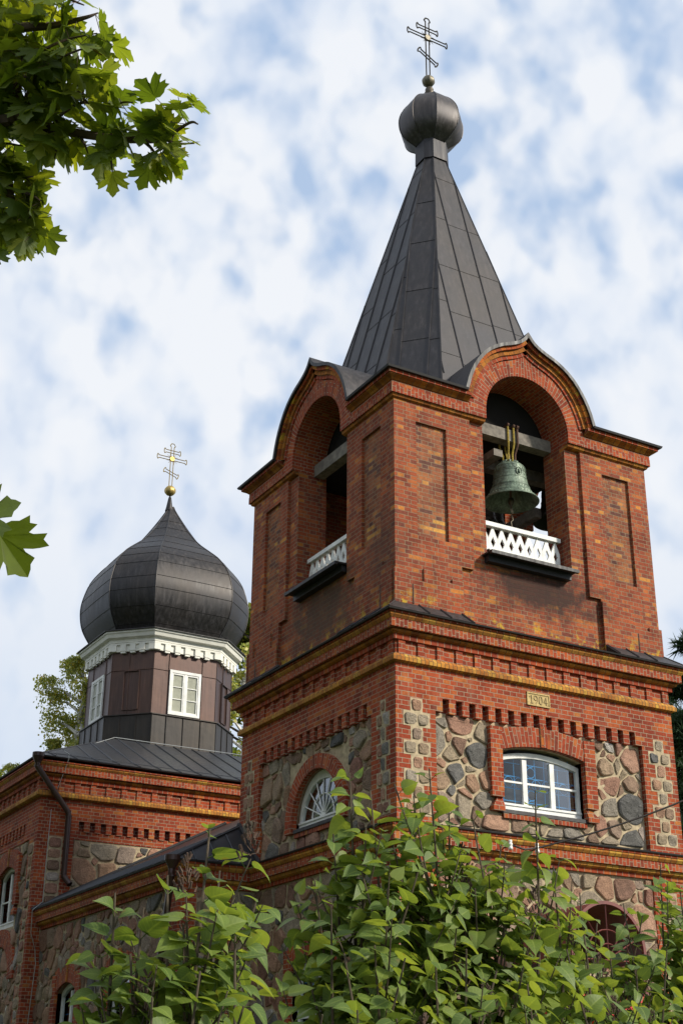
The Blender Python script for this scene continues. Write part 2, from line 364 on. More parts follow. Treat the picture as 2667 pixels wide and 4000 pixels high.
        for i in rng:
            k = (i+1) % n; d = (P2[k]-P2[i]).normalized()
            for j in range(len(prof)-1):
                (oa, za), (ob, zb) = prof[j], prof[j+1]
                p = [P2[i]+offs[i]*oa, P2[k]+offs[k]*oa, P2[k]+offs[k]*ob, P2[i]+offs[i]*ob]
                al = [q.dot(d) for q in p]
                if mode == 'soldier': uv = [(pl[j]+.003, al[0]), (pl[j]+.003, al[1]), (pl[j+1]+.003, al[2]), (pl[j+1]+.003, al[3])]
                elif mode == 'header':
                    f = lambda x: .008+.062*x/max(pl[-1], 1e-6)
                    uv = [(al[0], f(pl[j])), (al[1], f(pl[j])), (al[2], f(pl[j+1])), (al[3], f(pl[j+1]))]
                else: uv = [(al[0], za), (al[1], za), (al[2], zb), (al[3], zb)]
                s.face([(p[0].x, p[0].y, za), (p[1].x, p[1].y, za), (p[2].x, p[2].y, zb), (p[3].x, p[3].y, zb)], m, uv)
        if not closed and cap:
            for i in (0, n-1):
                s.face([((P2[i]+offs[i]*o_).x, (P2[i]+offs[i]*o_).y, z_) for o_, z_ in prof], m)
    def build(s, name, parent=None, smooth=False, fixn=True, label=None):
        me = bpy.data.meshes.new(name); me.from_pydata(s.v, [], s.f)
        for m in s.mats: me.materials.append(m)
        me.polygons.foreach_set('material_index', s.m)
        uvl = me.uv_layers.new(name='UVMap'); flat = [c for f in s.uv for p in f for c in p]
        uvl.data.foreach_set('uv', flat)
        if s.use_tint:
            ca = me.color_attributes.new('tint', 'FLOAT_COLOR', 'CORNER')
            ca.data.foreach_set('color', [c for f, tt in zip(s.f, s.tint) for _ in f for c in (tt[0], tt[1], tt[2], 1)])
        if smooth is True: me.polygons.foreach_set('use_smooth', [True]*len(me.polygons))
        if fixn:
            b = bmesh.new(); b.from_mesh(me)
            bmesh.ops.remove_doubles(b, verts=b.verts, dist=1e-5) if smooth != 'keep' else None
            bmesh.ops.recalc_face_normals(b, faces=b.faces); b.to_mesh(me); b.free()
        me.update()
        o = bpy.data.objects.new(name, me); COL.objects.link(o)
        if parent: o.parent = parent
        if label: o['label'] = label
        return o
def thing(name, label, cat, loc=(0, 0, 0), group=None):
    o = bpy.data.objects.new(name, None); COL.objects.link(o); o.location = loc; o.empty_display_size = .3
    o['label'] = label; o['category'] = cat
    if group: o['group'] = group
    return o
def tag(o, label, cat, group=None):
    o['label'] = label; o['category'] = cat
    if group: o['group'] = group
    return o
def rect(x0, x1, y0, y1): return [(x0, y0), (x0, y1), (x1, y1), (x1, y0)]    # clockwise seen from above is outward=-1
# ------------------------------------------------------------------ stones
def clip(poly, px, py, nx, ny):
    out = []
    for i in range(len(poly)):
        a, b = poly[i], poly[(i+1) % len(poly)]
        da = (a[0]-px)*nx+(a[1]-py)*ny; db = (b[0]-px)*nx+(b[1]-py)*ny
        if da <= 0: out.append(a)
        if (da < 0) != (db < 0) and abs(da-db) > 1e-12:
            q = da/(da-db); out.append((a[0]+(b[0]-a[0])*q, a[1]+(b[1]-a[1])*q))
    return out
def area(p): return .5*sum(p[i][0]*p[(i+1) % len(p)][1]-p[(i+1) % len(p)][0]*p[i][1] for i in range(len(p)))
def rounded(p, it=2, k=.22):
    for _ in range(it):
        q = []
        for i in range(len(p)):
            a, b = p[i], p[(i+1) % len(p)]
            q += [(a[0]*(1-k)+b[0]*k, a[1]*(1-k)+b[1]*k), (a[0]*k+b[0]*(1-k), a[1]*k+b[1]*(1-k))]
        p = q
    return p
def stone(mb, S, poly, o, bulge, rng, tint=None):
    if len(poly) < 3 or abs(area(poly)) < .0006: return
    if tint is None: tint = rng.random()
    tt = (tint, rng.random(), 0)
    poly = [(p[0]+rng.uniform(-.004, .004), p[1]+rng.uniform(-.004, .004)) for p in poly]
    cx_ = sum(p[0] for p in poly)/len(poly); cy_ = sum(p[1] for p in poly)/len(poly)
    tx, ty = rng.uniform(-.12, .12), rng.uniform(-.12, .12)
    rings = []
    for k, hgt in ((1., -.012), (.975, .6), (.88, .95), (.5, 1.)):
        rings.append([(cx_+(x-cx_)*k, cy_+(y-cy_)*k, o+(hgt*bulge if hgt > 0 else hgt) + (((x-cx_)*tx+(y-cy_)*ty)*(1 if hgt > 0 else 0)) + (rng.uniform(-.004, .004) if hgt > 0 else 0)) for x, y in poly])
    for a, b in zip(rings, rings[1:]):
        n = len(a)
        for i in range(n):
            mb.face([S.P(*a[i]), S.P(*a[(i+1) % n]), S.P(*b[(i+1) % n]), S.P(*b[i])], M_STONE, None, tt)
    mb.face([S.P(*q) for q in rings[-1]], M_STONE, None, tt)
def stones(mb, S, a0, a1, z0, z1, o, seed, rmin=.17, rmax=.40, bulge=.035, gap=.022, holes=()):
    rng = random.Random(seed); pts = []
    for _ in range(int((a1-a0)*(z1-z0)*260)+60):
        x, y = rng.uniform(a0, a1), rng.uniform(z0, z1); r = rng.uniform(rmin, rmax) if rng.random() < .72 else rng.uniform(rmin*.6, rmin)
        if all(math.hypot(x-q[0], y-q[1]) > (r+q[2])*.56 for q in pts): pts.append((x, y, r))
    for i, (x, y, r) in enumerate(pts):
        if any(h[0]-.02 < x < h[1]+.02 and h[2]-.02 < y < h[3]+.02 for h in holes): continue
        poly = [(a0, z0), (a1, z0), (a1, z1), (a0, z1)]
        for j, (u, v, q) in enumerate(pts):
            if i == j or abs(u-x) > 1.2 or abs(v-y) > 1.2: continue
            d = math.hypot(u-x, v-y); wq = .5+(r*r-q*q)/(2*d*d)*1.1; wq = min(.8, max(.2, wq))
            poly = clip(poly, x+(u-x)*wq, y+(v-y)*wq, (u-x)/d, (v-y)/d)
            if len(poly) < 3: break
        if len(poly) < 3: continue
        for h in holes:
            if h[2]-.6 < y < h[3]+.6 and h[0]-.6 < x < h[1]+.6:
                if x <= h[0]: poly = clip(poly, h[0]-.03, 0, 1, 0)
                elif x >= h[1]: poly = clip(poly, h[1]+.03, 0, -1, 0)
                elif y <= h[2]: poly = clip(poly, 0, h[2]-.03, 0, 1)
                else: poly = clip(poly, 0, h[3]+.03, 0, -1)
        if len(poly) < 3: continue
        # shrink by the joint
        sh = poly; n = len(poly)
        for k in range(n):
            a, b = poly[k], poly[(k+1) % n]; dx, dy = b[0]-a[0], b[1]-a[1]; L = math.hypot(dx, dy)
            if L < 1e-6: continue
            nx, ny = dy/L, -dx/L; g = gap*rng.uniform(.6, 1.5)
            sh = clip(sh, a[0]-nx*g, a[1]-ny*g, nx, ny)
            if len(sh) < 3: break
        if len(sh) < 3: continue
        sh = rounded([(px_+rng.uniform(-.012, .012), py_+rng.uniform(-.012, .012)) for px_, py_ in sh], 2, .15)
        stone(mb, S, sh, o, bulge*rng.uniform(.6, 1.2)*min(1, r*4), rng)
def quoins(mb, mm, S, c, ztop, zbot, o, seed, wn=.23, ww=.50, h0=.235):
    rng = random.Random(seed); z = ztop; k = 0
    while z > zbot+.1:
        h = h0*rng.uniform(.95, 1.05) if k else .22
        wd = wn if k % 2 == 0 else ww; z1 = max(zbot, z-h)
        mm.box(S, c-wd/2, c+wd/2, z1, z, o-.03, o+.003+.0015*(k % 2), M_MORTAR)
        if wd == ww: spl = [(c-wd/2+.025, c-.005+rng.uniform(-.03, .03)), (c+.015, c+wd/2-.025)]
        else: spl = [(c-wd/2+.025, c+wd/2-.025)]
        for (x0, x1) in spl:
            e = .025; zt, zb = z-rng.uniform(.01, .03), z1+rng.uniform(.01, .03)
            poly = [(x0+rng.uniform(0, e), zb), (x1-rng.uniform(0, e), zb+rng.uniform(0, e)), (x1, zt-rng.uniform(0, e)), (x0+rng.uniform(0, e), zt)]
            stone(mb, S, rounded(poly, 2, .16), o+.004, .02, rng)
        z = z1; k += 1
def wall_hole(mb, S, a0, a1, z0, z1, h0, h1, hz0, spring, rise, o0, o1, m):
    # wall slab with an opening whose head is a segment (rise) or half circle
    c = (h0+h1)/2; hw = (h1-h0)/2
    if hz0 > z0: mb.box(S, h0, h1, z0, hz0, o0, o1, m)
    mb.box(S, a0, h0, z0, z1, o0, o1, m); mb.box(S, h1, a1, z0, z1, o0, o1, m)
    A = arc(c, spring, hw, rise); B = [(x, z1) for x, _ in A]
    mb.strip(S, A, B, o0, o1, m, capends=False)
def arc(c, zs, hw, rise, n=20):
    if abs(rise-hw) < 1e-4: rad, cz, th = hw, zs, math.pi/2
    else: rad = (hw*hw+rise*rise)/(2*rise); cz = zs+rise-rad; th = math.asin(hw/rad)
    return [(c+rad*math.sin(-th+2*th*i/n), cz+rad*math.cos(-th+2*th*i/n)) for i in range(n+1)]
def arc_off(c, zs, hw, rise, off, n=20):
    if abs(rise-hw) < 1e-4: rad, cz, th = hw, zs, math.pi/2
    else: rad = (hw*hw+rise*rise)/(2*rise); cz = zs+rise-rad; th = math.asin(hw/rad)
    return [(c+(rad+off)*math.sin(-th+2*th*i/n), cz+(rad+off)*math.cos(-th+2*th*i/n)) for i in range(n+1)]
# ------------------------------------------------------------------ the church
LX, LY = 5.72, 5.42
CH = thing('church', 'red brick and fieldstone church with a bell tower, dark metal spire and onion domes', 'church', (LX/2, LY/2, 0))
CHP = CH
def B(mb, name, **k):
    o = mb.build(name, None, **{a: b for a, b in k.items() if a != 'par'})
    par = k.get('par') or CH
    o.parent = par
    return o
def attach(o, par):
    o.parent = par; return o
_inv = {}
def put(mb, name, par=None, smooth=False, label=None):
    o = mb.build(name, None, smooth=smooth)
    par = par or CH
    o.parent = par
    # keep world placement
    off = Vector((0, 0, 0)); q = par
    while q is not None: off += Vector(q.location); q = q.parent
    o.data.transform(Matrix.Translation(-off))
    if label: o['label'] = label
    return o
TF = Side((0, 0, 0), (1, 0, 0), (0, -1, 0), LX); TL = Side((0, 0, 0), (0, 1, 0), (-1, 0, 0), LY)
TR = Side((LX, 0, 0), (0, 1, 0), (1, 0, 0), LY); TB = Side((0, LY, 0), (1, 0, 0), (0, 1, 0), LX)
# ---- belfry storey
bw = MB()
FACE = [(0, 14.90), (.05, 14.80), (.13, 14.70), (.30, 14.60), (.60, 14.48), (.90, 14.27), (1.12, 14.02), (1.24, 13.78), (1.31, 13.5), (1.33, 13.2)]
METAL = [(0, 15.19), (.06, 15.08), (.16, 14.98), (.34, 14.88), (.68, 14.75), (.98, 14.54), (1.22, 14.23), (1.37, 13.92), (1.46, 13.60)]
def resample(P, n):
    d = [0.]
    for a, b in zip(P, P[1:]): d.append(d[-1]+math.hypot(b[0]-a[0], b[1]-a[1]))
    out = []
    for i in range(n+1):
        s_ = d[-1]*i/n; k = max(j for j in range(len(d)) if d[j] <= s_+1e-9); k = min(k, len(P)-2)
        q = (s_-d[k])/(d[k+1]-d[k]); out.append((P[k][0]+(P[k+1][0]-P[k][0])*q, P[k][1]+(P[k+1][1]-P[k][1])*q))
    return out
def smoothline(P, it=2):
    for _ in range(it):
        q = [P[0]]
        for a, b in zip(P, P[1:]): q += [(a[0]*.75+b[0]*.25, a[1]*.75+b[1]*.25), (a[0]*.25+b[0]*.75, a[1]*.25+b[1]*.75)]
        P = q+[P[-1]]
    return P
FACE = smoothline(FACE, 1); METAL = smoothline(METAL, 1)
def full(P, c, n=24):
    h = resample(P, n); return [(c-x, z) for x, z in reversed(h)] + [(c+x, z) for x, z in h[1:]]
def offset_line(P, d):
    out = []
    for i in range(len(P)):
        a = P[max(0, i-1)]; b = P[min(len(P)-1, i+1)]; dx, dy = b[0]-a[0], b[1]-a[1]; L = math.hypot(dx, dy) or 1
        out.append((P[i][0]+dy/L*d, P[i][1]-dx/L*d))
    return out
HW = .94; ZS = 13.37
gable_parts = []
for S, c, fullside in ((TF, 2.865, True), (TB, 2.865, True), (TL, 2.66, False), (TR, 2.66, False)):
    L = S.L; e = 0. if fullside else .06; ec = .06 if fullside else .68
    # core with the arched opening
    bw.box(S, ec, c-HW, 9.1, 13.20, -.68, -.06, M_BU); bw.box(S, c+HW, L-ec, 9.1, 13.20, -.68, -.06, M_BU)
    bw.box(S, c-HW, c+HW, 9.1, 10.55, -.68, -.06, M_BU)
    bw.box(S, ec, c-1.33, 13.20, 13.55, -.68, -.06, M_BU); bw.box(S, c+1.33, L-ec, 13.20, 13.55, -.68, -.06, M_BU)
    for x0, x1 in ((.45, 1.09), (c*2-1.09, c*2-.45)):
        bw.box(S, x0+.001, x1-.001, 10.612, 12.778, -.0605, -.052, M_BP)
    # pilaster layer
    for lo, hi, p0, p1, b0, b1 in ((e, 1.6, .45, 1.09, e, 1.34), (c+1.27, L-e, c*2-1.09, c*2-.45, c+1.52, L-e)):
        bw.box(S, lo, p0, 10.21, 13.13, -.06, 0, M_BU); bw.box(S, p1, hi, 10.21, 13.13, -.06, 0, M_BU)
        bw.box(S, p0, p1, 12.78, 13.13, -.06, 0, M_BU); bw.box(S, p0, p1, 10.21, 10.61, -.06, 0, M_BU)
        bw.box(S, b0, b1, 9.1, 10.21, -.06, .003 if fullside else .0, M_BU)
        # thickened foot of the corner pier
    rgf = random.Random(int(c*100)+int(S.n.x*7)); ft = []
    for f0, f1 in ((e, 1.34), (c+1.52, L-e)):
        x = f0-(.035 if fullside and f0 < 1 else 0); x_end = f1+(.035 if fullside and f0 > 1 else 0)
        while x < x_end-.02:
            x2 = min(x_end, x+rgf.uniform(.13, .4)); bw.box(S, x, x2, 9.1, 9.85+.0775*rgf.randint(-1, 4), -.01, .035, M_BU); x = x2
    # arch ring and gable face, flush with the soldier band
    A = [(c-HW, 13.2), (c-HW, 13.3)] + [(c-HW*math.cos(math.pi*i/44), ZS+HW*math.sin(math.pi*i/44)) for i in range(45)] + [(c+HW, 13.3), (c+HW, 13.2)]
    F = full(FACE, c, 24); Bp = F
    # match outer points to the inner ones
    A2 = A
    bw.strip(S, A2, Bp, -.66, .09, M_BL, polar='radial')
put(bw, 'belfry_wall')
# gable mouldings + metal barrel roofs
for S, c in ((TF, 2.865), (TB, 2.865), (TL, 2.66), (TR, 2.66)):
    gm = MB(); gr = MB()
    M0 = full(METAL, c, 28)
    gr.strip(S, offset_line(M0, .0), offset_line(M0, -.03), -1.55, .229, M_SP)
    M_GE = M_EDGE
    gr.strip(S, offset_line(M0, .035), offset_line(M0, -.031), .232, .262, M_EDGE)          # turned-down drip edge
    inner = offset_line(M0, .03)
    l1 = offset_line(M0, .10); l2 = offset_line(M0, .185); l3 = offset_line(M0, .26)
    def cut(P): return [(x, z) for x, z in P]
    gm.strip(S, cut(l1), cut(offset_line(M0, .002)), -.2, .205, M_OR, polar='course')
    gm.strip(S, cut(l2), cut(l1), -.2, .15, M_OC, polar='course')
    gm.strip(S, cut(l3), cut(l2), -.2, .115, M_BL, polar='course')
    put(gm, 'gable_moulding'); put(gr, 'gable_roof')
# belfry cornice: four corner runs that stop at the gables
def corner_paths(st_top):
    cxx, cyy = 2.865, 2.66; q = []
    q.append([(0, cyy-st_top), (0, 0), (cxx-st_top, 0)])
    q.append([(cxx+st_top, 0), (LX, 0), (LX, cyy-st_top)])
    q.append([(LX, cyy+st_top), (LX, LY), (cxx+st_top, LY)])
    q.append([(cxx-st_top, LY), (0, LY), (0, cyy+st_top)])
    return q
for i4 in range(4):
    cm = MB(); ce = MB()
    P = corner_paths(HW+.005)[i4]
    cm.sweep(P, [(-.06, 13.125), (.0, 13.125), (.045, 13.145), (.062, 13.19), (-.06, 13.19)], M_OC, mode='header')
    P = corner_paths(1.30)[i4]
    cm.sweep(P, [(-.06, 13.195), (.092, 13.195), (.092, 13.335), (-.05, 13.335)], M_BL, mode='soldier')
    cm.sweep(P, [(-.06, 13.336), (.087, 13.336), (.087, 13.42), (-.05, 13.42)], M_BL)
    P = corner_paths(1.335)[i4]
    cm.sweep(P, [(-.06, 13.425), (.10, 13.425), (.13, 13.455), (.19, 13.485), (.195, 13.50), (-.06, 13.50)], M_OC, mode='header')
    cm.sweep(P, [(-.06, 13.502), (.215, 13.502), (.215, 13.56), (-.06, 13.56)], M_BL, mode='header')
    P = corner_paths(1.44)[i4]
    ce.sweep(P, [(-.1, 13.563), (.27, 13.563), (.285, 13.60), (-.45, 13.68), (-1.1, 13.80), (-1.1, 13.75)], M_EDGE)
    o_ = put(cm, 'belfry_cornice'); put(ce, 'belfry_roof_edge', o_)
# belfry floor; black ceiling and arch sheets paint in the dark interior
fl = MB(); fl.wbox(.68, LX-.68, .68, LY-.68, 10.3, 10.52, M_WOOD); put(fl, 'belfry_floor')
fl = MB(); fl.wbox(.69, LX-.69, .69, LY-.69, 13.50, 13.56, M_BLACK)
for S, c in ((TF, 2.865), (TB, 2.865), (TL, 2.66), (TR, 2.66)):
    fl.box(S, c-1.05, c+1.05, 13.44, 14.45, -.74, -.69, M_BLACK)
put(fl, 'belfry_shade_lining')
# sills + railings
def railing(S, c):
    sl_ = MB()
    sl_.prism(S, [(c-1.08, 10.57), (c+.84, 10.57), (c+.84, 10.49), (c-1.08, 10.49)], -.3, .22, M_EDGE)
    sl_.box(S, c-1.0, c+.80, 10.40, 10.489, -.3, .10, M_EDGE)
    return sl_
for S, c, k in ((TF, 2.865, 1), (TL, 2.66, 1), (TR, 2.66, 0), (TB, 2.865, 0)):
    c0 = c
    sl_ = MB(); 
    sl_.box(S, c0-1.05, c0+.86, 10.53, 10.56, -.3, .24, M_EDGE)
    sl_.box(S, c0-1.05, c0+.86, 10.50, 10.53, .18, .24, M_EDGE)
    sl_.box(S, c0-1.0, c0+.81, 10.41, 10.529, -.3, .07, M_EDGE)
    put(sl_, 'metal_sill')
    rl = MB(); rl.box(S, c-HW+.002, c+HW-.06, 11.26, 11.34, -.36, -.25, M_WHITE)
    rail = put(rl, 'railing')
    bd = MB(); pt = .2; x = c-HW+.02
    for i in range(9):
        xm = x+pt/2
        for sg in (-1, 1):
            h = pt/2-.002
            cpts = [(h, 10.72), (h-.036, 10.738), (h-.05, 10.775), (h-.036, 10.812), (h, 10.83)]
            P = [(0, 10.57), (h, 10.57)] + cpts + [(h, 11.04), (.006, 11.27), (0, 11.27), (0, 11.075), (.05, 10.97), (0, 10.865)]
            bd.prism(S, [(xm+sg*a, z) for a, z in P], -.33, -.295, M_WHITE)
        x += pt
    put(bd, 'railing_boards', rail)
# timber beams
for y0, y1, z0, z1 in ((.44, .66, 13.21, 13.45), (1.25, 1.45, 13.0, 13.22)):
    q = MB(); q.wbox(.3 if y0 > 1 else 1.6, LX-.3 if y0 > 1 else 4.1, y0, y1, z0, z1, M_WOOD); put(q, 'timber_beam')
q = MB(); q.wbox(.40, .62, 1.35, 3.95, 13.15, 13.40, M_WOOD); put(q, 'timber_beam')
q = MB(); q.wbox(2.5, 2.7, .5, 4.9, 12.86, 13.0, M_WOOD); q.wbox(3.95, 4.1, 1.2, 4.7, 12.2, 12.4, M_WOOD); put(q, 'timber_beam')
# ---- spire
def octo(cx_, cy_, Rr, h, z, hh=None):
    hh = hh or h
    return [(cx_-Rr, cy_+hh, z), (cx_-Rr, cy_-hh, z), (cx_-h, cy_-Rr, z), (cx_+h, cy_-Rr, z), (cx_+Rr, cy_-hh, z), (cx_+Rr, cy_+hh, z), (cx_+h, cy_+Rr, z), (cx_-h, cy_+Rr, z)]
TX, TY = 2.89, 2.86
def seams_on_face(mb, q, pitch, r, m, joints=True, seed=0, phase=.5):
    # q: bottom-left, bottom-right, top-right, top-left ; seams parallel to the middle line
    rng = random.Random(seed); bl, br, tr_, tl_ = [Vector(p) for p in q]
    n = (br-bl).cross(tl_-bl).normalized(); ex = (br-bl).normalized(); mid0 = (bl+br)/2; mid1 = (tl_+tr_)/2
    ey = (mid1-mid0); H = ey.length; ey.normalize(); wb = (br-bl).length; wt = (tr_-tl_).length
    k = int(wb/2/pitch)+1; xs = [(i+phase)*pitch for i in range(-k-1, k+1)]
    xs = [x for x in xs if abs(x) < wb/2-.04]
    def hmax(x): return H if abs(x) <= wt/2 else H*(wb/2-abs(x))/max(1e-6, (wb-wt)/2)
    for x in xs:
        a = mid0+ex*x; b = a+ey*hmax(x)*.995
        mb.tube([a+n*r*.5, b+n*r*.5], r, m, 4, cap=False)
    if joints:
        bounds = sorted([-wb/2]+xs+[wb/2])
        for xa, xb in zip(bounds, bounds[1:]):
            y = rng.uniform(.2, 1.6)
            while y < H-.3:
                f = lambda yy: (wb/2)-(wb-wt)/2*yy/H
                x0, x1 = max(xa, -f(y)), min(xb, f(y))
                if x1-x0 > .05: mb.tube([mid0+ex*x0+ey*y+n*.001, mid0+ex*x1+ey*y+n*.001], .007, m, 4, cap=False)
                y += rng.uniform(1.35, 1.6)
    return
sp = MB(); r0 = octo(TX, TY, 2.35, 1.50, 13.6, 1.44); r1 = octo(TX, TY, .285, .155, 21.3)
def at_z(i, z): f = (z-13.6)/(21.3-13.6); a, b = Vector(r0[i % 8]), Vector(r1[i % 8]); return a.lerp(b, f)
ZC = 14.46
for i in range(8):
    if i % 2: sp.face([r0[i], r0[(i+1) % 8], r1[(i+1) % 8], r1[i]], M_SP); continue
    sp.face([at_z(i, ZC), at_z(i+1, ZC), r1[(i+1) % 8], r1[i]], M_SP)      # above the gable barrels
    for e0, e1 in ((i, i+1), (i+1, i)):                                    # slivers beside the barrels
        zs_ = [13.6+(ZC-13.6)*k/8 for k in range(9)]
        for za, zb in zip(zs_, zs_[1:]):
            q_ = []
            for z_ in (za, zb):
                A_, B_ = at_z(e0, z_), at_z(e1, z_); hb = float(np.interp(z_, [p_[1] for p_ in reversed(METAL)], [p_[0] for p_ in reversed(METAL)]))-.07
                L_ = (B_-A_).length; q_.append((A_, A_.lerp(B_, max(0, min(.5, (L_/2-hb)/L_)))))
            sp.face([q_[0][0], q_[0][1], q_[1][1], q_[1][0]], M_SP)
spire = put(sp, 'spire', smooth=False)
sm = MB()
for i in range(8):
    a, b, c_, d_ = (r0[i], r0[(i+1) % 8], r1[(i+1) % 8], r1[i]) if i % 2 else (tuple(at_z(i, ZC)), tuple(at_z(i+1, ZC)), r1[(i+1) % 8], r1[i])
    cen = Vector((TX, TY, 17)); 
    if (Vector(b)-Vector(a)).cross(Vector(d_)-Vector(a)).dot(Vector(a)-cen) < 0: a, b, c_, d_ = b, a, d_, c_
    seams_on_face(sm, (a, b, c_, d_), .52 if i % 2 == 0 else .56, .016, M_SP, True, 10+i, .5)
    sm.tube([r0[i], r1[i]], .018, M_SP, 4, cap=False)
put(sm, 'standing_seams', spire)
cl = MB(); cl.loft([octo(TX, TY, .30, .16, 21.26), octo(TX, TY, .335, .175, 21.25), octo(TX, TY, .325, .17, 21.80), octo(TX, TY, .28, .16, 21.80)], M_SP, False)
put(cl, 'spire_collar')
def onion(name, cx_, cy_, prof, k, m, bulge, seams=None, sr=.014, hseam=(), subd=4):
    o = MB(); rings = []
    for Rr, z in prof:
        oc = octo(cx_, cy_, Rr, Rr*k, z); ring = []
        for i in range(8):
            a, b = Vector(oc[i]), Vector(oc[(i+1) % 8])
            for j in range(subd):
                f = j/subd; p_ = a.lerp(b, f); d = Vector((p_.x-cx_, p_.y-cy_, 0))
                if d.length > 1e-6: p_ = p_ + d.normalized()*bulge*Rr*4*f*(1-f)
                ring.append(tuple(p_))
        rings.append(ring)
    n = len(rings[0])
    for i in range(len(rings)-1):
        for q in range(n):
            o.face([rings[i][q], rings[i][(q+1) % n], rings[i+1][(q+1) % n], rings[i+1][q]], m)
    ob = put(o, name)
    me = ob.data
    for p_ in me.polygons: p_.use_smooth = True
    # keep the ribs crisp
    bm_ = bmesh.new(); bm_.from_mesh(me)
    for e_ in bm_.edges:
        if len(e_.link_faces) == 2 and e_.calc_face_angle(0) > R_(22): e_.smooth = False
    bm_.to_mesh(me); bm_.free()
    s_ = MB()
    for i in range(8):
        s_.tube([rings[j][i*subd] for j in range(len(rings))], sr, m, 5, cap=False)
    for j in hseam:
        s_.tube([Vector(p_) for p_ in rings[j]]+[Vector(rings[j][0])], sr*.6, m, 4, cap=False)
    put(s_, 'roof_ribs', ob)
    return ob
def smooth_prof(P, n):
    return resample(smoothline(P, 2), n)
onion('onion_dome', TX, TY, smooth_prof([(.335, 21.77), (.41, 21.84), (.55, 21.95), (.65, 22.10), (.69, 22.33), (.68, 22.56), (.59, 22.80), (.43, 23.02), (.22, 23.17), (.09, 23.20)], 22), .42, M_ONION, .015, sr=.012, subd=6)
# crosses
def cross(cx_, cy_, zb, zM, zT, wM, wT, low, ztop, m, ballr, ballm, zball, r, nm):
    cr = MB(); g = .048
    def loop(p, q, end=.06):
        # a bar drawn as an outline with arrow-shaped ends
        p, q = Vector(p), Vector(q); d = (q-p).normalized(); nn = Vector((-d.z, 0, d.x))*g
        pts = [p+d*end*.9+nn, p+d*end*.2+nn*1.9, p-d*.03, p+d*end*.2-nn*1.9, p+d*end*.9-nn, q-d*end*.9-nn, q-d*end*.2-nn*1.9, q+d*.03, q-d*end*.2+nn*1.9, q-d*end*.9+nn]
        pts = [p+d*end+nn*.9, p+d*end*.35+nn*1.8, p+nn*.9, p-nn*.9, p+d*end*.35-nn*1.8, p+d*end-nn*.9, q-d*end-nn*.9, q-d*end*.35-nn*1.8, q-nn*.9, q+nn*.9, q-d*end*.35+nn*1.8, q-d*end+nn*.9]
        pts.append(pts[0])
        for a, b in zip(pts, pts[1:]): cr.tube([a, b], r, m, 4)
    loop((cx_-wM/2, cy_, zM), (cx_+wM/2, cy_, zM)); loop((cx_-wT/2, cy_, zT), (cx_+wT/2, cy_, zT)); loop(low[0], low[1])
    pts = [(-g, zb), (-g, ztop-.12), (-g*1.8, ztop-.08), (-g*.8, ztop), (g*.8, ztop), (g*1.8, ztop-.08), (g, ztop-.12), (g, zb)]
    for a, b in zip(pts, pts[1:]): cr.tube([(cx_+a[0], cy_, a[1]), (cx_+b[0], cy_, b[1])], r, m, 4)
    c = put(cr, 'cross')
    sb = MB(); sb.tube([(cx_, cy_-.03, zM), (cx_, cy_+.03, zM)], .075, ballm, 16)
    for i in range(24):
        an = 2*math.pi*(i+.5)/24
        if abs(math.sin(an)) < .3 or abs(math.cos(an)) < .25: continue
        Ls = .2 if i % 2 else .15
        P = [(cx_+math.cos(an)*k_+math.sin(an)*w_, cy_, zM+math.sin(an)*k_-math.cos(an)*w_) for k_, w_ in ((.05, 0), (.10, .012), (Ls*.75, -.012), (Ls, .006))]
        sb.tube(P, r*.7, m, 4, r1=r*.25)
    put(sb, 'sunburst', c)
    ob = MB(); N = 48
    prof = [(math.sin(math.pi*i/12)*ballr, -math.cos(math.pi*i/12)*ballr*.92) for i in range(13)]
    rings = []
    for rr, z in prof:
        rings.append([(cx_+max(rr, .012)*(1-.06*abs(math.cos(4*2*math.pi*k_/N)))*math.cos(2*math.pi*k_/N), cy_+max(rr, .012)*(1-.06*abs(math.cos(4*2*math.pi*k_/N)))*math.sin(2*math.pi*k_/N), zball+z) for k_ in range(N)])
    ob.loft(rings, ballm, True); put(ob, 'orb', c, smooth=True)
    return c
TCX = 2.85
cross(TCX, TY, 23.8, 25.02, 25.28, 1.12, .60, ((TCX-.26, TY, 24.57), (TCX+.26, TY, 24.29)), 25.62, M_CRD, .155, M_BALLT, 23.70, .019, 't')
nk = MB(); nk.lathe((TX-.02, TY, 0), [(.12, 23.19), (.10, 23.33), (.115, 23.36), (.085, 23.40), (.10, 23.45), (.08, 23.50), (.03, 23.53), (.03, 23.6)], M_CRD, 20); put(nk, 'spire_neck', smooth=True)
# ---- lower tower: cornice between the storeys
def big_cornice(mb, ed, path, closed, dz=0., pil=True, outward=-1):
    z = lambda v: v+dz
    mb.sweep(path, [(.0, z(8.275)), (.055, z(8.275)), (.125, z(8.30)), (.13, z(8.36)), (.085, z(8.42)), (0, z(8.42))], M_YE, closed, 'soldier', outward)
    mb.sweep(path, [(.0, z(8.42)), (.040, z(8.42)), (.040, z(8.66)), (0, z(8.66))], M_BL, closed, 'wall', outward)
    mb.sweep(path, [(.0, z(8.66)), (.095, z(8.66)), (.095, z(8.74)), (0, z(8.74))], M_BL, closed, 'header', outward)
    mb.sweep(path, [(.0, z(8.742)), (.115, z(8.742)), (.155, z(8.765)), (.165, z(8.80)), (.0, z(8.815))], M_OC, closed, 'header', outward)
    mb.sweep(path, [(.0, z(8.816)), (.225, z(8.816)), (.225, z(8.955)), (0, z(8.955))], M_BL, closed, 'soldier', outward)
    mb.sweep(path, [(.0, z(8.957)), (.232, z(8.957)), (.27, z(9.0)), (.27, z(9.03)), (0, z(9.03))], M_YE, closed, 'header', outward)
    mb.sweep(path, [(.0, z(9.031)), (.29, z(9.031)), (.29, z(9.06)), (0, z(9.06))], M_BL, closed, 'header', outward)
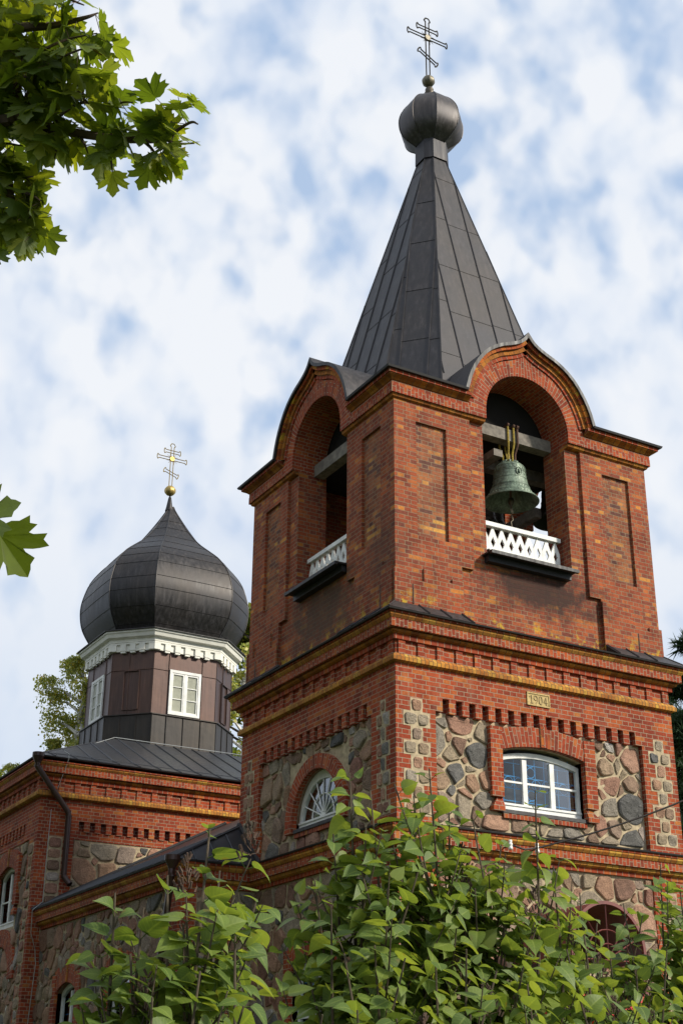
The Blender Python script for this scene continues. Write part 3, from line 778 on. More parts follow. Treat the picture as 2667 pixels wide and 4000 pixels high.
def frieze_pils(mb, S, L, dz=0., pitch=.385, a0=None, o=.05):
    n = int(round((L+2*o)/pitch)); w0 = (L+2*o-.13)/n
    for i in range(n+1):
        a = -o+w0*i
        if a0 is not None and a < a0: continue
        mb.box(S, a, a+.13, 8.42+dz, 8.66+dz, .038, .072, M_BL)
E_ = .0
path = [(0, 0), (0, LY), (LX, LY), (LX, 0)]
mc = MB(); ed = MB()
big_cornice(mc, ed, path, True)
for S in (TF, TL, TR, TB): frieze_pils(mc, S, S.L, o=.0)
put(mc, 'tower_cornice')
rr = MB()
rr.sweep(path, [(.1, 9.062), (.335, 9.062), (.345, 9.085), (0.06, 9.195), (-.08, 9.235), (-.08, 9.06)], M_EDGE, True, 'wall', -1)
led = put(rr, 'ledge_roof')
# steeper corner flashings in front of the thick corner piers
def corner_flash(px_, py_, sx, sy, w1):
    o = .345; cf_ = MB()
    for (P0, P1, ax) in (((px_, py_), (px_+sx*w1, py_), 'x'), ((px_, py_), (px_, py_+sy*w1), 'y')):
        if ax == 'x':
            A = [(px_-sx*o, py_-sy*o, 9.09), (px_+sx*w1, py_-sy*o, 9.09), (px_+sx*w1, py_+sy*.0, 9.35), (px_, py_, 9.35)]
        else:
            A = [(px_-sx*o, py_-sy*o, 9.09), (px_-sx*o, py_+sy*w1, 9.09), (px_, py_+sy*w1, 9.35), (px_, py_, 9.35)]
        B_ = [(p_[0], p_[1], 9.075) for p_ in A]
        cf_.face(A, M_SP); 
        cf_.face([A[1], A[2], (A[2][0], A[2][1], 9.1), B_[1]], M_EDGE)
        a, b = Vector(A[0]), Vector(A[1]); c_, d_ = Vector(A[3]), Vector(A[2])
        for k in range(1, 4):
            off = .43*k
            if ax == 'x': s0 = Vector((px_+sx*(off-.0), py_-sy*o, 9.10)); s1 = Vector((px_+sx*(off+.0), py_, 9.36))
            else: s0 = Vector((px_-sx*o, py_+sy*(off), 9.10)); s1 = Vector((px_, py_+sy*(off), 9.36))
            if off < w1-.02: cf_.tube([s0, s1], .016, M_EDGE, 4)
        cf_.tube([Vector(A[1]), Vector(A[2])], .016, M_EDGE, 4)
    cf_.tube([(px_-sx*o, py_-sy*o, 9.095), (px_, py_, 9.355)], .014, M_SP, 4)
    put(cf_, 'corner_flashing', led)
for px_, py_, sx, sy in ((0, 0, 1, 1), (LX, 0, -1, 1), (0, LY, 1, -1), (LX, LY, -1, -1)): corner_flash(px_, py_, sx, sy, 1.32)
for S, aa in ((TF, .32), (TF, 5.18), (TL, .42), (TL, 5.05), (TL, 4.0 )):
    if aa == 4.0: continue
    q = MB(); q.tube([S.P(aa, 9.34, .035), S.P(aa, 9.68, .03)], .016, M_IRON, 6); put(q, 'lightning_rod_bracket')
# ---- lower tower storey walls (5.75 .. 8.275)
lw_ = MB(); stn = MB(); mor = MB()
def storey(S, L, full_, pa0, pa1, win, zb=5.70, zt=8.275, seed=1, quo=True):
    lo, hi = (-.05, L+.05) if full_ else (.17, L-.17)
    T0, T1 = -.17, .05
    lw_.box(S, lo, hi, 7.80, zt, T0, T1, M_BL)
    lw_.box(S, lo, pa0, zb, 7.80, T0, T1, M_BL); lw_.box(S, pa1, hi, zb, 7.80, T0, T1, M_BL)
    # dentils
    x = pa0+.14; span = pa1-pa0-.28; n = int(round(span/.26)); pt = (span+.128)/(n+.0); pt = span/(n-.5)
    lw_.box(S, pa0, pa0+.14, 7.58, 7.80, T0, T1, M_BL); lw_.box(S, pa1-.14, pa1, 7.58, 7.80, T0, T1, M_BL)
    lw_.box(S, pa0+.14, pa1-.14, 7.58, 7.80, T0, -.055, M_BD)
    i = 0; a = x+.127
    while a < pa1-.2:
        lw_.box(S, a, a+pt-.127, 7.565, 7.80, -.055, .047, M_BL); a += pt
    # stone infill with the window hole
    w0, w1, wz0, ws, wr = win
    wall_hole(lw_, S, pa0, pa1, zb, 7.58, w0, w1, wz0, ws, wr, -.45, -.05, M_MORTAR)
storey(TF, LX, True, .70, 5.02, (1.99, 3.70, 6.12, 7.12, .13), seed=1)
storey(TL, LY, False, .70, 4.70, (1.76, 3.38, 6.13, 6.27, .81), seed=2)
storey(TR, LY, False, .70, 4.70, (2.02, 3.18, 6.14, 6.50, .58), seed=3)
storey(TB, LX, True, .70, 5.02, (1.99, 3.70, 6.12, 7.12, .13), seed=4)
put(lw_, 'tower_wall')
def panel(*a, **k):
    q_ = MB(); stones(q_, *a, **k); return put(q_, 'fieldstone_infill')
def quoin_part(*a):
    q_ = MB(); m_ = MB(); quoins(q_, m_, *a); o_ = put(q_, 'quoin_stonework'); put(m_, 'quoin_mortar', o_)
panel(TF, .70, 5.02, 5.80, 7.58, -.05, 24, .19, .34, .048, .017, holes=((1.85, 3.84, 6.1, 7.5),))
panel(TL, .70, 4.70, 5.76, 7.58, -.05, 32, .17, .33, .048, .016, holes=((1.6, 3.6, 6.1, 7.3),))
for S, c in ((TF, .335), (TF, 5.40), (TL, .33), (TL, 5.10)):
    if S is TL: quoin_part(S, c, 7.74, 5.9, .05, 5 if c < 1 else 6, .17, .40)
    else: quoin_part(S, c, 7.73, 5.8, .05, 7 if c < 1 else 8)
# 1904 plaque
pl = MB(); pl.box(TF, 2.545, 3.025, 7.955, 8.185, .02, .058, M_PLAQ)
plq = put(pl, 'date_plaque', label='yellow plaster plaque reading 1904')
fr = MB()
for b_ in ((2.545, 3.025, 8.16, 8.185), (2.545, 3.025, 7.955, 7.975)): fr.box(TF, *b_, .058, .07, M_PLAQ)
for b_ in ((2.545, 2.565, 7.975, 8.16), (3.005, 3.025, 7.975, 8.16)): fr.box(TF, *b_, .058, .07, M_PLAQ)
put(fr, 'plaque_rim', plq)
tx = MB()
def stroke(pts, r=.0085): tx.tube([TF.P(2.585+a*.1, 7.995+b*.14, .060) for a, b in pts], r, M_PLAQD, 5)
stroke([(.15, .75), (.55, 1.0), (.55, 0)]); stroke([(.3, 0), (.8, 0)])
stroke([(1.0+.42+.36*math.cos(q), .70+.28*math.sin(q)) for q in [math.pi*2*i/12 for i in range(13)]]); stroke([(1.78, .70), (1.74, .35), (1.45, 0)])
stroke([(2.05+.42+.34*math.cos(q), .5+.5*math.sin(q)) for q in [math.pi*2*i/14 for i in range(15)]])
stroke([(3.62, 0), (3.62, 1.0), (3.12, .3), (3.9, .3)])
put(tx, 'numerals', plq)
# ---- windows
def window(S, w0, w1, z0, zs, rise, o, lights=3, hbar=None, depth=.05, grille=None, fw=.055, curtain=False, sub='frame', name='window', backm=None, top_pad=.07):
    """casement with a segmental or round head; built from the reveal inwards"""
    c = (w0+w1)/2; hw = (w1-w0)/2
    # the frame is a part; glass, glazing bars, grille its sub-parts
    f = MB()
    A = arc(c, zs, hw, rise)
    inner_rise = rise if rise < hw-1e-3 else hw-fw
    Ai = arc(c, zs if rise >= hw-1e-3 else zs-.0, hw-fw, inner_rise if rise >= hw-1e-3 else rise*.9)
    if rise < hw-1e-3: Ai = [(x, z-top_pad) for x, z in Ai]
    f.strip(S, Ai, A, o-.07, o, M_WHITE)
    zsi = Ai[0][1]
    f.box(S, w0, w0+fw, z0, zsi, o-.07, o-.002, M_WHITE); f.box(S, w1-fw, w1, z0, zsi, o-.07, o-.002, M_WHITE)
    if zs > zsi+.001:
        f.box(S, w0, w0+fw*.98, zsi, zs, o-.07, o-.003, M_WHITE); f.box(S, w1-fw*.98, w1, zsi, zs, o-.07, o-.003, M_WHITE)
    f.box(S, w0, w1, z0, z0+.10, o-.07, o+.012, M_WHITE); f.box(S, w0+.01, w1-.01, z0+.10, z0+.135, o-.07, o+.03, M_WHITE)
    wo = put(f, 'window')
    b = MB()
    if lights:
        for i in range(1, lights):
            x = w0+(w1-w0)*i/lights; b.box(S, x-.045, x+.045, z0+.12, zs+rise*.55-(top_pad if rise < hw-1e-3 else 0), o-.06, o-.004, M_WHITE)
    for h_ in (hbar or []): b.box(S, w0+.03, w1-.03, h_-.016, h_+.016, o-.05, o-.012, M_WHITE)
    if lights or hbar: put(b, 'glazing_bar', wo)
    g = MB()
    P = [(w0+.02, z0+.02)] + [(w1-.02, z0+.02)] + [(x, z) for x, z in reversed(arc(c, zs, hw-.02, rise-.02 if rise < hw-1e-3 else hw-.02))]
    g.face([S.P(a, z, o-.035) for a, z in P], M_GLASS); put(g, 'pane', wo)
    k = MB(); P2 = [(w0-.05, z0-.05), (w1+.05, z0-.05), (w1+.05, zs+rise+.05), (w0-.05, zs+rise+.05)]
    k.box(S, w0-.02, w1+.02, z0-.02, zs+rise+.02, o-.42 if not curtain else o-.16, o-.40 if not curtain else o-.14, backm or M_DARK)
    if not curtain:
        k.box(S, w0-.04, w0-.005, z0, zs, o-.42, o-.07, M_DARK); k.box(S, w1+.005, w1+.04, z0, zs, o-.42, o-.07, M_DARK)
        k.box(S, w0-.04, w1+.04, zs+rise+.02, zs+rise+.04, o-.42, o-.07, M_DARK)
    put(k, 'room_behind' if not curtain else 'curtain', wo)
    if grille:
        gg = MB(); grille(gg, o-.11); put(gg, 'wrought_iron_grille', wo)
    return wo
def ring(gg, S, a, z, r, o, th=.006, n=14):
    gg.tube([S.P(a+r*math.cos(2*math.pi*i/n), z+r*math.sin(2*math.pi*i/n), o) for i in range(n+1)], th, M_BLUE, 4)
def front_grille(gg, o):
    S = TF; w = (3.70-1.99)/3
    for k in range(3):
        x0 = 1.99+w*k
        for f in ((.35, .75) if k != 1 else (.2, .52, .85)):
            gg.tube([S.P(x0+w*f, 6.22, o), S.P(x0+w*f, 7.16, o)], .007, M_BLUE, 4)
        for z in (6.37, 6.58, 6.78, 7.0): gg.tube([S.P(x0+.02, z, o), S.P(x0+w-.02, z, o)], .007, M_BLUE, 4)
        for f in (.15, .55, .92): ring(gg, S, x0+w*f, 6.68, .09, o)
        if k == 1:
            for z in (6.50, 6.88, 7.06, 6.33): ring(gg, S, x0+w*.36, z, .085, o)
window(TF, 1.99, 3.70, 6.16, 7.05, .13, -.12, 3, [6.66], grille=front_grille)
# surround of the front window
def brick_surround(S, w0, w1, zsill, zs, rise, o, ears=.225, proud=.05, vz=.33, foot=True, key=True, base=None):
    q = MB(); c = (w0+w1)/2; hw = (w1-w0)/2
    ztop = zs
    A = arc(c, zs, hw, rise); n = len(A)
    if rise < hw-1e-3:
        Bo = [(c+(x-c)*(1+ears/hw*.45), z+vz) for x, z in A]
    else: Bo = [(c+(x-c)*(hw+vz)/hw, zs+(z-zs)*(hw+vz)/hw) for x, z in A]
    q.strip(S, A, Bo, -.30, o+proud, M_BL, polar='radial')
    for sg in (-1, 1):
        a0, a1 = (w0-ears, w0) if sg < 0 else (w1, w1+ears)
        zt = zs+(.36 if rise < hw-1e-3 else 0)
        b0 = base if base is not None else zsill+.18
        q.box(S, a0, a1, b0, zt, -.30, o+proud+.012, M_BL)
        if foot:
            # sloped corbel foot
            ai, ao = (w0, w0-ears*.45) if sg < 0 else (w1, w1+ears*.45)
            pts = [S.P(ai, b0, o+proud+.01), S.P(ao, b0, o+proud+.01), S.P(ao, b0, -.3), S.P(ai, b0, -.3)]
            ao2 = w0-ears*.95 if sg < 0 else w1+ears*.95
            top = [S.P(ai, b0-.002, o+.01), S.P(ao, b0-.002, o+.01), S.P(ao, b0-.002, -.3), S.P(ai, b0-.002, -.3)]
            bot = [S.P(ai, b0-.15, o+proud+.02), S.P(ao2, b0-.15, o+proud+.02), S.P(ao2, b0-.15, -.3), S.P(ai, b0-.15, -.3)]
            bo2 = [(p_[0], p_[1], p_[2]-.075) for p_ in bot]
            q.hexa(bot+top, M_BL); q.hexa(bo2+bot, M_BL)
    if key:
        zi = zs+rise
        q.box(S, c-.07, c-.005, zi+.005, zi+vz+.03, -.28, o+proud+.018, M_YE if key == 2 else M_OR, swap=True)
        q.box(S, c-.005, c+.07, zi+.006, zi+vz+.03, -.28, o+proud+.020, M_BL, swap=True)
    return put(q, 'window_surround')
brick_surround(TF, 1.99, 3.70, 6.16, 7.13, .12, .0, .235, .055)
ms = MB(); ms.box(TF, 1.93, 3.76, 6.10, 6.158, -.3, .03, M_EDGE); ms.box(TF, 2.0, 3.70, 6.02, 6.098, -.06, .02, M_BL, swap=True); put(ms, 'metal_sill')
# left arched window with a fan of glazing bars
def fan(S, c, zs, r, o, z0):
    b = MB()
    for an in (22, 45, 68, 90, 112, 135, 158):
        b.tube([S.P(c+.08*math.cos(R_(an)), zs+.08*math.sin(R_(an)), o-.02), S.P(c+(r-.04)*math.cos(R_(an)), zs+(r-.04)*math.sin(R_(an)), o-.02)], .013, M_WHITE, 4)
    b.tube([S.P(c+r*.5*math.cos(R_(a)), zs+r*.5*math.sin(R_(a)), o-.02) for a in range(0, 181, 12)], .013, M_WHITE, 4)
    b.tube([S.P(c, zs-.02, o-.03), S.P(c, zs-.02, o+.0)], .09, M_WHITE, 16)
    return b
wl = window(TL, 1.76, 3.38, 6.15, 6.28, .80, -.11, 0, None)
fb = fan(TL, 2.57, 6.29, .76, -.11, 6.2); put(fb, 'glazing_bar', wl)
brick_surround(TL, 1.76, 3.38, 6.14, 6.27, .81, .0, .24, .05, .25, foot=False, key=False, base=6.10)
ms = MB(); ms.box(TL, 1.80, 3.34, 6.09, 6.148, -.35, .04, M_EDGE); ms.box(TL, 1.80, 3.34, 6.01, 6.088, -.06, .02, M_BL, swap=True); put(ms, 'metal_sill')
# ---- lower ledge and annex
lc = MB(); le = MB()
AX, AY, NY = -1.43, 4.87, 12.3
lp = [(AX, NY), (AX, AY), (0, AY), (0, 0), (LX, 0), (LX, LY+2)]
def low_cornice(mb, P, ow=1):
    mb.sweep(P, [(.0, 5.30), (.06, 5.30), (.06, 5.37), (0, 5.37)], M_BL, False, 'header', ow)
    mb.sweep(P, [(.0, 5.372), (.08, 5.372), (.13, 5.395), (.14, 5.44), (0, 5.445)], M_YE, False, 'header', ow)
    mb.sweep(P, [(.0, 5.446), (.185, 5.446), (.185, 5.575), (0, 5.575)], M_BL, False, 'soldier', ow)
    mb.sweep(P, [(.0, 5.577), (.20, 5.577), (.235, 5.62), (.235, 5.655), (0, 5.655)], M_YE, False, 'header', ow)
    mb.sweep(P, [(.0, 5.656), (.25, 5.656), (.25, 5.69), (0, 5.69)], M_BL, False, 'header', ow)
low_cornice(lc, lp); put(lc, 'ledge_cornice')
le.sweep(lp[2:], [(.1, 5.692), (.28, 5.692), (.288, 5.715), (-.05, 5.80), (-.05, 5.70)], M_EDGE, False, 'wall', 1)
put(le, 'ledge_edge')
# annex roof : left slope, front hip, edging
ar = MB(); zr = 5.715; ov = .29
k = .508
pA = (AX-ov, AY-ov, zr); pB = (AX-ov, NY, zr); pR = (2.86, NY, zr+(2.86-AX+ov)*k)
hx = -.05; zH = zr+(hx-(AX-ov))*k; yH = 5.44
ar.face([pA, pB, pR, (2.86, yH+2.0, pR[2]), (hx, yH, zH)], M_ROOF)
ar.face([pA, (hx, yH, zH), (hx, AY-ov, zr)], M_ROOF)
ar.face([(2.86, yH+2., pR[2]), pR, (7.4, NY, zr), (7.4, yH, zr)], M_ROOF)
ann = put(ar, 'annex_roof')
ae = MB()
P3 = [(AX, NY), (AX, AY), (0, AY)]
ae.sweep(P3, [(.1, 5.692), (.28, 5.692), (.292, 5.72), (.1, 5.76), (.0, 5.70)], M_EDGE, False, 'wall', 1)
# vertical eave flashing band with stepped joints, then seams on the slopes
for i in range(19):
    y = AY+.15+i*.40; ae.tube([(AX-ov, y, zr+.01), (hx-.2, y, zr+(hx-.2-(AX-ov))*k+.012)], .014, M_ROOF, 4)
for i in range(4):
    x = AX+.15+i*.42; yy = AY-ov+(x-(AX-ov))*(yH-AY+ov)/(hx-AX+ov); zt_ = zr+(x-(AX-ov))*k
    ae.tube([(x, AY-ov, zr+.01), (x, yy, zt_+.01)], .014, M_ROOF, 4)
ae.tube([pA, (hx, yH, zH+.01)], .03, M_ROOF, 5)
ae.tube([pB, (2.86, NY-.01, pR[2]+.02)], .05, M_EDGE, 5)
ae.tube([(hx, AY-ov, zr+.03), (hx-.02, yH, zH+.03)], .05, M_EDGE, 5)
put(ae, 'roof_seams', ann)
# walls below the ledge: tower foot + annex
gw = MB(); gs = MB(); gq = MB()
def low_wall(S, L0, L1, zb, zt, wins, o, m=M_MORTAR, thick=.5):
    """mortar wall split at the windows"""
    xs = L0
    for (w0, w1, wz, ws, wr) in wins:
        gw.box(S, xs, w0-.3, zb, zt, o-thick, o, m)
        wall_hole(gw, S, w0-.3, w1+.3, zb, zt, w0, w1, wz, ws, wr, o-thick, o, m); xs = w1+.3
    gw.box(S, xs, L1, zb, zt, o-thick, o, m)
# tower front, porch door
low_wall(TF, .0, LX, 0, 5.30, [(2.05, 3.65, 0., 3.3, .8)], .0)
low_wall(TL, .5, AY, 0, 5.30, [(2.0, 3.3, 1.2, 3.80, .22)], .0)
low_wall(TR, .5, LY, 0, 5.30, [], .0)
gw.box(TF, 0.0, 1.0, 0, 0.3, .0, .1, M_MORTAR)
# brick corner strips
for S, a0, a1 in ((TF, -.045, .70), (TF, 5.02, LX+.045), (TL, .04, .70)):
    gw.box(S, a0, a1, 0, 5.30, -.04, .045, M_BL)
panel(TF, .70, 5.02, 1.2, 5.29, .0, 41, .20, .36, .048, .016, holes=((2.0, 3.7, 0, 4.1),))
panel(TL, .70, AY-.02, 1.2, 5.29, .0, 42, .20, .40, .048, .016, holes=((1.9, 3.4, 1, 4.1),))
for c in (.335, 5.40): quoin_part(TF, c, 5.1, 1.4, .045, int(c*10))
quoin_part(TL, .33, 5.1, 1.4, .045, 99, .17, .40)
AF = Side((AX, AY, 0), (1, 0, 0), (0, -1, 0), -AX); AL = Side((AX, AY, 0), (0, 1, 0), (-1, 0, 0), NY-AY)
AW = [(1.95, 3.13, 2.0, 3.85, .18), (4.86, 6.06, 2.0, 3.90, .18)]
low_wall(AF, 0, -AX, 0, 5.30, [], .0)
low_wall(AL, .5, NY-AY, 0, 5.30, AW, .0)
gw.box(AF, -.04, .30, 0, 5.3, -.04, .04, M_BL); gw.box(AL, .04, .30, 0, 5.3, -.04, .04, M_BL); gw.box(AF, .72, .98, 0, 5.3, -.04, .04, M_BL)
panel(AF, .98, -AX, 1.5, 5.29, .0, 51, .18, .36); panel(AF, .30, .72, 1.5, 5.29, .0, 53, .22, .36)
panel(AL, .30, NY-AY, 1.2, 5.29, .0, 52, .19, .38, .048, .016, holes=tuple((w[0]-.1, w[1]+.1, w[2], w[3]+.2) for w in AW))
put(gw, 'lower_wall')
def blue_bars(S, w0, w1, z0, z1):
    def f(gg, o):
        for q in (.25, .5, .75): gg.tube([S.P(w0+(w1-w0)*q, z0+.05, o), S.P(w0+(w1-w0)*q, z1-.03, o)], .007, M_BLUE, 4)
        z = z0+.3
        while z < z1-.1: gg.tube([S.P(w0+.03, z, o), S.P(w1-.03, z, o)], .007, M_BLUE, 4); ring(gg, S, (w0+w1)/2, z+.1, .07, o); z += .3
    return f
for (w0, w1, z0, zs, ri) in AW:
    window(AL, w0, w1, z0, zs, ri, -.09, 2, [z0+.7, z0+1.25], grille=blue_bars(AL, w0, w1, z0, zs))
    brick_surround(AL, w0, w1, z0, zs, ri, .0, .24, .05, .42, key=2, base=z0+1.05)
window(TL, 2.0, 3.3, 1.25, 3.80, .22, -.10, 2, [2.3, 3.1], grille=blue_bars(TL, 2.0, 3.3, 1.25, 3.8))
brick_surround(TL, 2.0, 3.3, 1.25, 3.80, .22, .0, .24, .05, .40, base=2.4)
# ---- porch: barrel canopy, fan, door
pr_ = MB(); c = 2.86; r = .82
A = [(c-r*math.cos(math.pi*i/24), 3.86+r*.86*math.sin(math.pi*i/24)) for i in range(25)]; A = [(c-r, 3.5)]+A+[(c+r, 3.5)]
cxc = 2.76; Rr = .70; zc_ = 3.90
Ao = [(cxc-Rr, 3.75)]+[(cxc-Rr*math.cos(math.pi*i/24), zc_+Rr*math.sin(math.pi*i/24)) for i in range(25)]+[(cxc+Rr, 3.75)]
Ai = [(cxc+(x-cxc)*.965, zc_+(z-zc_)*.965) for x, z in Ao]
pr_.strip(TF, Ai, Ao, .0, 1.42, M_DRED); can = put(pr_, 'porch_canopy', label='dull red barrel-shaped porch canopy')
pf = MB()
pf.strip(TF, [(cxc+(x-cxc)*.95, zc_+(z-zc_)*.95) for x, z in Ao], [(cxc+(x-cxc)*1.02, zc_+(z-zc_)*1.02) for x, z in Ao], 1.40, 1.45, M_DRED)
for an in (20, 50, 90, 130, 160): pf.tube([TF.P(cxc+.1*math.cos(R_(an)), 3.8+.1*math.sin(R_(an)), 1.42), TF.P(cxc+.67*math.cos(R_(an)), zc_+.67*math.sin(R_(an)), 1.42)], .011, M_DRED, 4)
for q_ in (.2, .4): pf.tube([TF.P(cxc+q_*math.cos(R_(a)), 3.8+q_*math.sin(R_(a)), 1.42) for a in range(0, 181, 15)], .011, M_DRED, 4)
pf.tube([TF.P(cxc-Rr, 3.76, 1.42), TF.P(cxc+Rr, 3.76, 1.42)], .016, M_DRED, 4)
put(pf, 'fan_ironwork', can)
pc = MB(); pc.strip(TF, [(cxc+(x-cxc)*.955, zc_+(z-zc_)*.955) for x, z in Ao], [(cxc+(x-cxc)*.963, zc_+(z-zc_)*.963) for x, z in Ao], .01, 1.40, M_BROWN); put(pc, 'canopy_soffit', can)
pp = MB()
for x in (cxc-Rr+.03, cxc+Rr-.03): pp.box(TF, x-.04, x+.04, 0, 3.78, 1.33, 1.42, M_DRED)
for x in (cxc-Rr+.01, cxc+Rr-.05): pp.box(TF, x, x+.035, 1.0, 3.2, .06, 1.33, M_RED)
pp.box(TF, cxc-Rr-.02, cxc+Rr+.02, 3.0, 3.28, 1.422, 1.45, M_RED)
put(pp, 'porch_frame', can)
dr = MB(); dr.box(TF, 2.05, 2.845, .05, 3.25, -.20, -.14, M_RED); dr.box(TF, 2.855, 3.65, .05, 3.25, -.20, -.14, M_RED)
for x0 in (2.15, 2.95):
    for z0 in (.3, 1.3, 2.3): dr.box(TF, x0, x0+.6, z0, z0+.8, -.14, -.115, M_RED)
dr.prism(TF, [(2.05, 3.25)]+[(2.85-.8*math.cos(math.pi*i/16), 3.3+.8*math.sin(math.pi*i/16)) for i in range(17)]+[(3.65, 3.25)], -.22, -.16, M_BROWN)
put(dr, 'door')
# insulators + cable
for x in (1.84, 2.36):
    q = MB(); q.tube([(x, -.19, 5.50), (x, -.33, 5.50), (x, -.35, 5.44)], .012, M_IRON, 6)
    br_ = put(q, 'insulator_bracket')
    q = MB(); q.lathe((x, -.36, 0), [(.0, 5.60), (.028, 5.595), (.032, 5.57), (.022, 5.555), (.034, 5.545), (.038, 5.51), (.024, 5.50), (.036, 5.49), (.04, 5.45), (.0, 5.445)], M_PORC, 16); put(q, 'porcelain_insulator', br_, smooth=True)
# ---- nave
NX0, NX1, NY1 = -1.76, 7.47, 21.6
NF = Side((NX0, NY, 0), (1, 0, 0), (0, -1, 0), NX1-NX0); NL = Side((NX0, NY, 0), (0, 1, 0), (-1, 0, 0), NY1-NY)
NR = Side((NX1, NY, 0), (0, 1, 0), (1, 0, 0), NY1-NY); NB = Side((NX0, NY1, 0), (1, 0, 0), (0, 1, 0), NX1-NX0)
ZN = -.085
nw = MB(); ns = MB(); nq = MB()
def nave_face(S, L, full_, left):
    lo, hi = (0, L) if full_ else (.5, L-.5)
    nw.box(S, lo, hi, 7.728, 8.35, -.5, .0, M_BL)
    p0 = .95; p1 = L-.95
    nw.box(S, p0, p1, 7.51, 7.728, -.5, -.10, M_BD)
    nw.box(S, lo, p0, 7.32, 7.728, -.5, .0, M_BL); nw.box(S, p1, hi, 7.32, 7.728, -.5, .0, M_BL)
    nw.box(S, p0, p1, 7.32, 7.509, -.5, -.03, M_BL)
    a = p0+.13
    while a < p1-.1: nw.box(S, a, a+.135, 7.50, 7.728, -.10, -.002, M_BL); a += .264
nave_face(NF, NF.L, True, False); nave_face(NB, NB.L, True, False); nave_face(NL, NL.L, False, True); nave_face(NR, NR.L, False, True)
npth = [(NX0, NY), (NX0, NY1), (NX1, NY1), (NX1, NY)]
big_cornice(nw, None, npth, True, ZN)
for S in (NF, NL, NR, NB): frieze_pils(nw, S, S.L, ZN, .385, o=.0)
# body
NWN = [(1.27, 2.57, 5.50, 6.70, .18), (4.0, 5.3, 5.50, 6.70, .18)]
def nbody(S, L, wins, full_):
    lo, hi = (.05, L-.05) if full_ else (.55, L-.55)
    xs = lo
    for (w0, w1, wz, ws, wr) in wins:
        nw.box(S, xs, w0-.3, 0, 7.32, -.55, -.05, M_MORTAR); wall_hole(nw, S, w0-.3, w1+.3, 0, 7.32, w0, w1, wz, ws, wr, -.55, -.05, M_MORTAR); xs = w1+.3
    nw.box(S, xs, hi, 0, 7.32, -.55, -.05, M_MORTAR)
    nw.box(S, 0, .86, 0, 7.32, -.05, .0, M_BL) if full_ else nw.box(S, .05, .55, 0, 7.32, -.05, .0, M_BL)
nbody(NF, NF.L, [], True); nbody(NL, NL.L, NWN, False); nbody(NR, NR.L, [], False); nbody(NB, NB.L, [], True)
put(nw, 'nave_wall')
panel(NF, .86, 3.6, 5.3, 7.31, -.05, 61, .24, .46, .055, .018)
panel(NL, .55, 8.5, 2.5, 7.31, -.05, 62, .20, .40, .055, .018, holes=tuple((w[0]-.1, w[1]+.1, w[2], w[3]+.2) for w in NWN))
rg = random.Random(5)
z = 7.34
while z > 5.2:                                                       # big single quoin stones on the nave corner
    h = rg.uniform(.20, .30); nq.box(NF, .26, .60, z-h, z, -.03, .003, M_MORTAR)
    stone(ns, NF, rounded([(.285, z-h+.02), (.575, z-h+.025), (.57, z-.02), (.29, z-.025)], 2, .15), .003, .025, rg); z -= h+.0
so_ = put(ns, 'quoin_stonework'); put(nq, 'quoin_mortar', so_); ns = MB(); nq = MB()
z = 7.2
while z > 2.6:
    h = rg.uniform(.20, .28); wv = .1 if rg.random() < .5 else .22; nq.box(NL, .34-wv/2-.07, .34+wv/2+.07, z-h, z, -.03, .003, M_MORTAR)
    stone(ns, NL, rounded([(.34-wv/2-.05, z-h+.02), (.34+wv/2+.05, z-h+.025), (.34+wv/2+.04, z-.02), (.34-wv/2-.05, z-.025)], 2), .003, .025, rg); z -= h
so_ = put(ns, 'quoin_stonework'); put(nq, 'quoin_mortar', so_)
for (w0, w1, z0, zs, ri) in NWN:
    window(NL, w0, w1, z0, zs, ri, -.09, 2, [z0+.62])
    brick_surround(NL, w0, w1, z0, zs, ri, -.02, .24, .05, .40, key=2, base=z0+.45)
# low arched window of the nave side
q = MB(); c = 1.9
q.strip(NL, arc(c, 4.35, .75, .75), arc_off(c, 4.35, .75, .75, .38), -.06, .02, M_BL, polar='radial'); put(q, 'window_surround')
window(NL, c-.74, c+.74, 2.6, 4.35, .74, -.045, 2, [3.3, 4.1])
# nave roof
nr = MB(); ZE = 9.08
x0, x1, y0, y1 = NX0-.28, NX1+.28, NY-.28, NY1+.28
e1 = [(x0, y0, ZE), (x0, y1, ZE), (x1, y1, ZE), (x1, y0, ZE)]
i1 = .26; e2 = [(x0+i1, y0+i1, ZE+.125), (x0+i1, y1-i1, ZE+.125), (x1-i1, y1-i1, ZE+.125), (x1-i1, y0+i1, ZE+.125)]
dd = 2.85; e3 = [(x0+dd, y0+dd, 10.44), (x0+dd, y1-dd, 10.44), (x1-dd, y1-dd, 10.44), (x1-dd, y0+dd, 10.44)]
for i in range(4):
    j = (i+1) % 4; nr.face([e1[i], e1[j], e2[j], e2[i]], M_ROOF); nr.face([e2[i], e2[j], e3[j], e3[i]], M_ROOF)
nr.face(e3, M_ROOF)
nrf = put(nr, 'nave_roof')
q = MB(); q.sweep(npth, [(.1, ZE-.03), (.27, ZE-.03), (.285, ZE-.004), (.1, ZE-.004)], M_EDGE, True, 'wall', -1)
ys = y0
def roof_line(a, b, r=.014): q.tube([a, b], r, M_ROOF, 4, cap=False)
for i in range(int((x1-x0)/.52)):
    x = x0+.35+i*.52
    roof_line((x+.09, y0-.0, ZE+.01), (x, y0+i1, ZE+.135), .012)
    d = min(dd, x-x0, x1-x)
    if d > i1: roof_line((x, y0+i1, ZE+.135), (x, y0+d, ZE+.125+(d-i1)/(dd-i1)*(10.44-ZE-.125)+.01), .016)
for i in range(int((y1-y0)/.52)):
    y = y0+.35+i*.52; d = min(dd, y-y0, y1-y)
    if d > i1: roof_line((x0+i1, y, ZE+.135), (x0+d, y, ZE+.125+(d-i1)/(dd-i1)*(10.44-ZE-.125)+.01), .016)
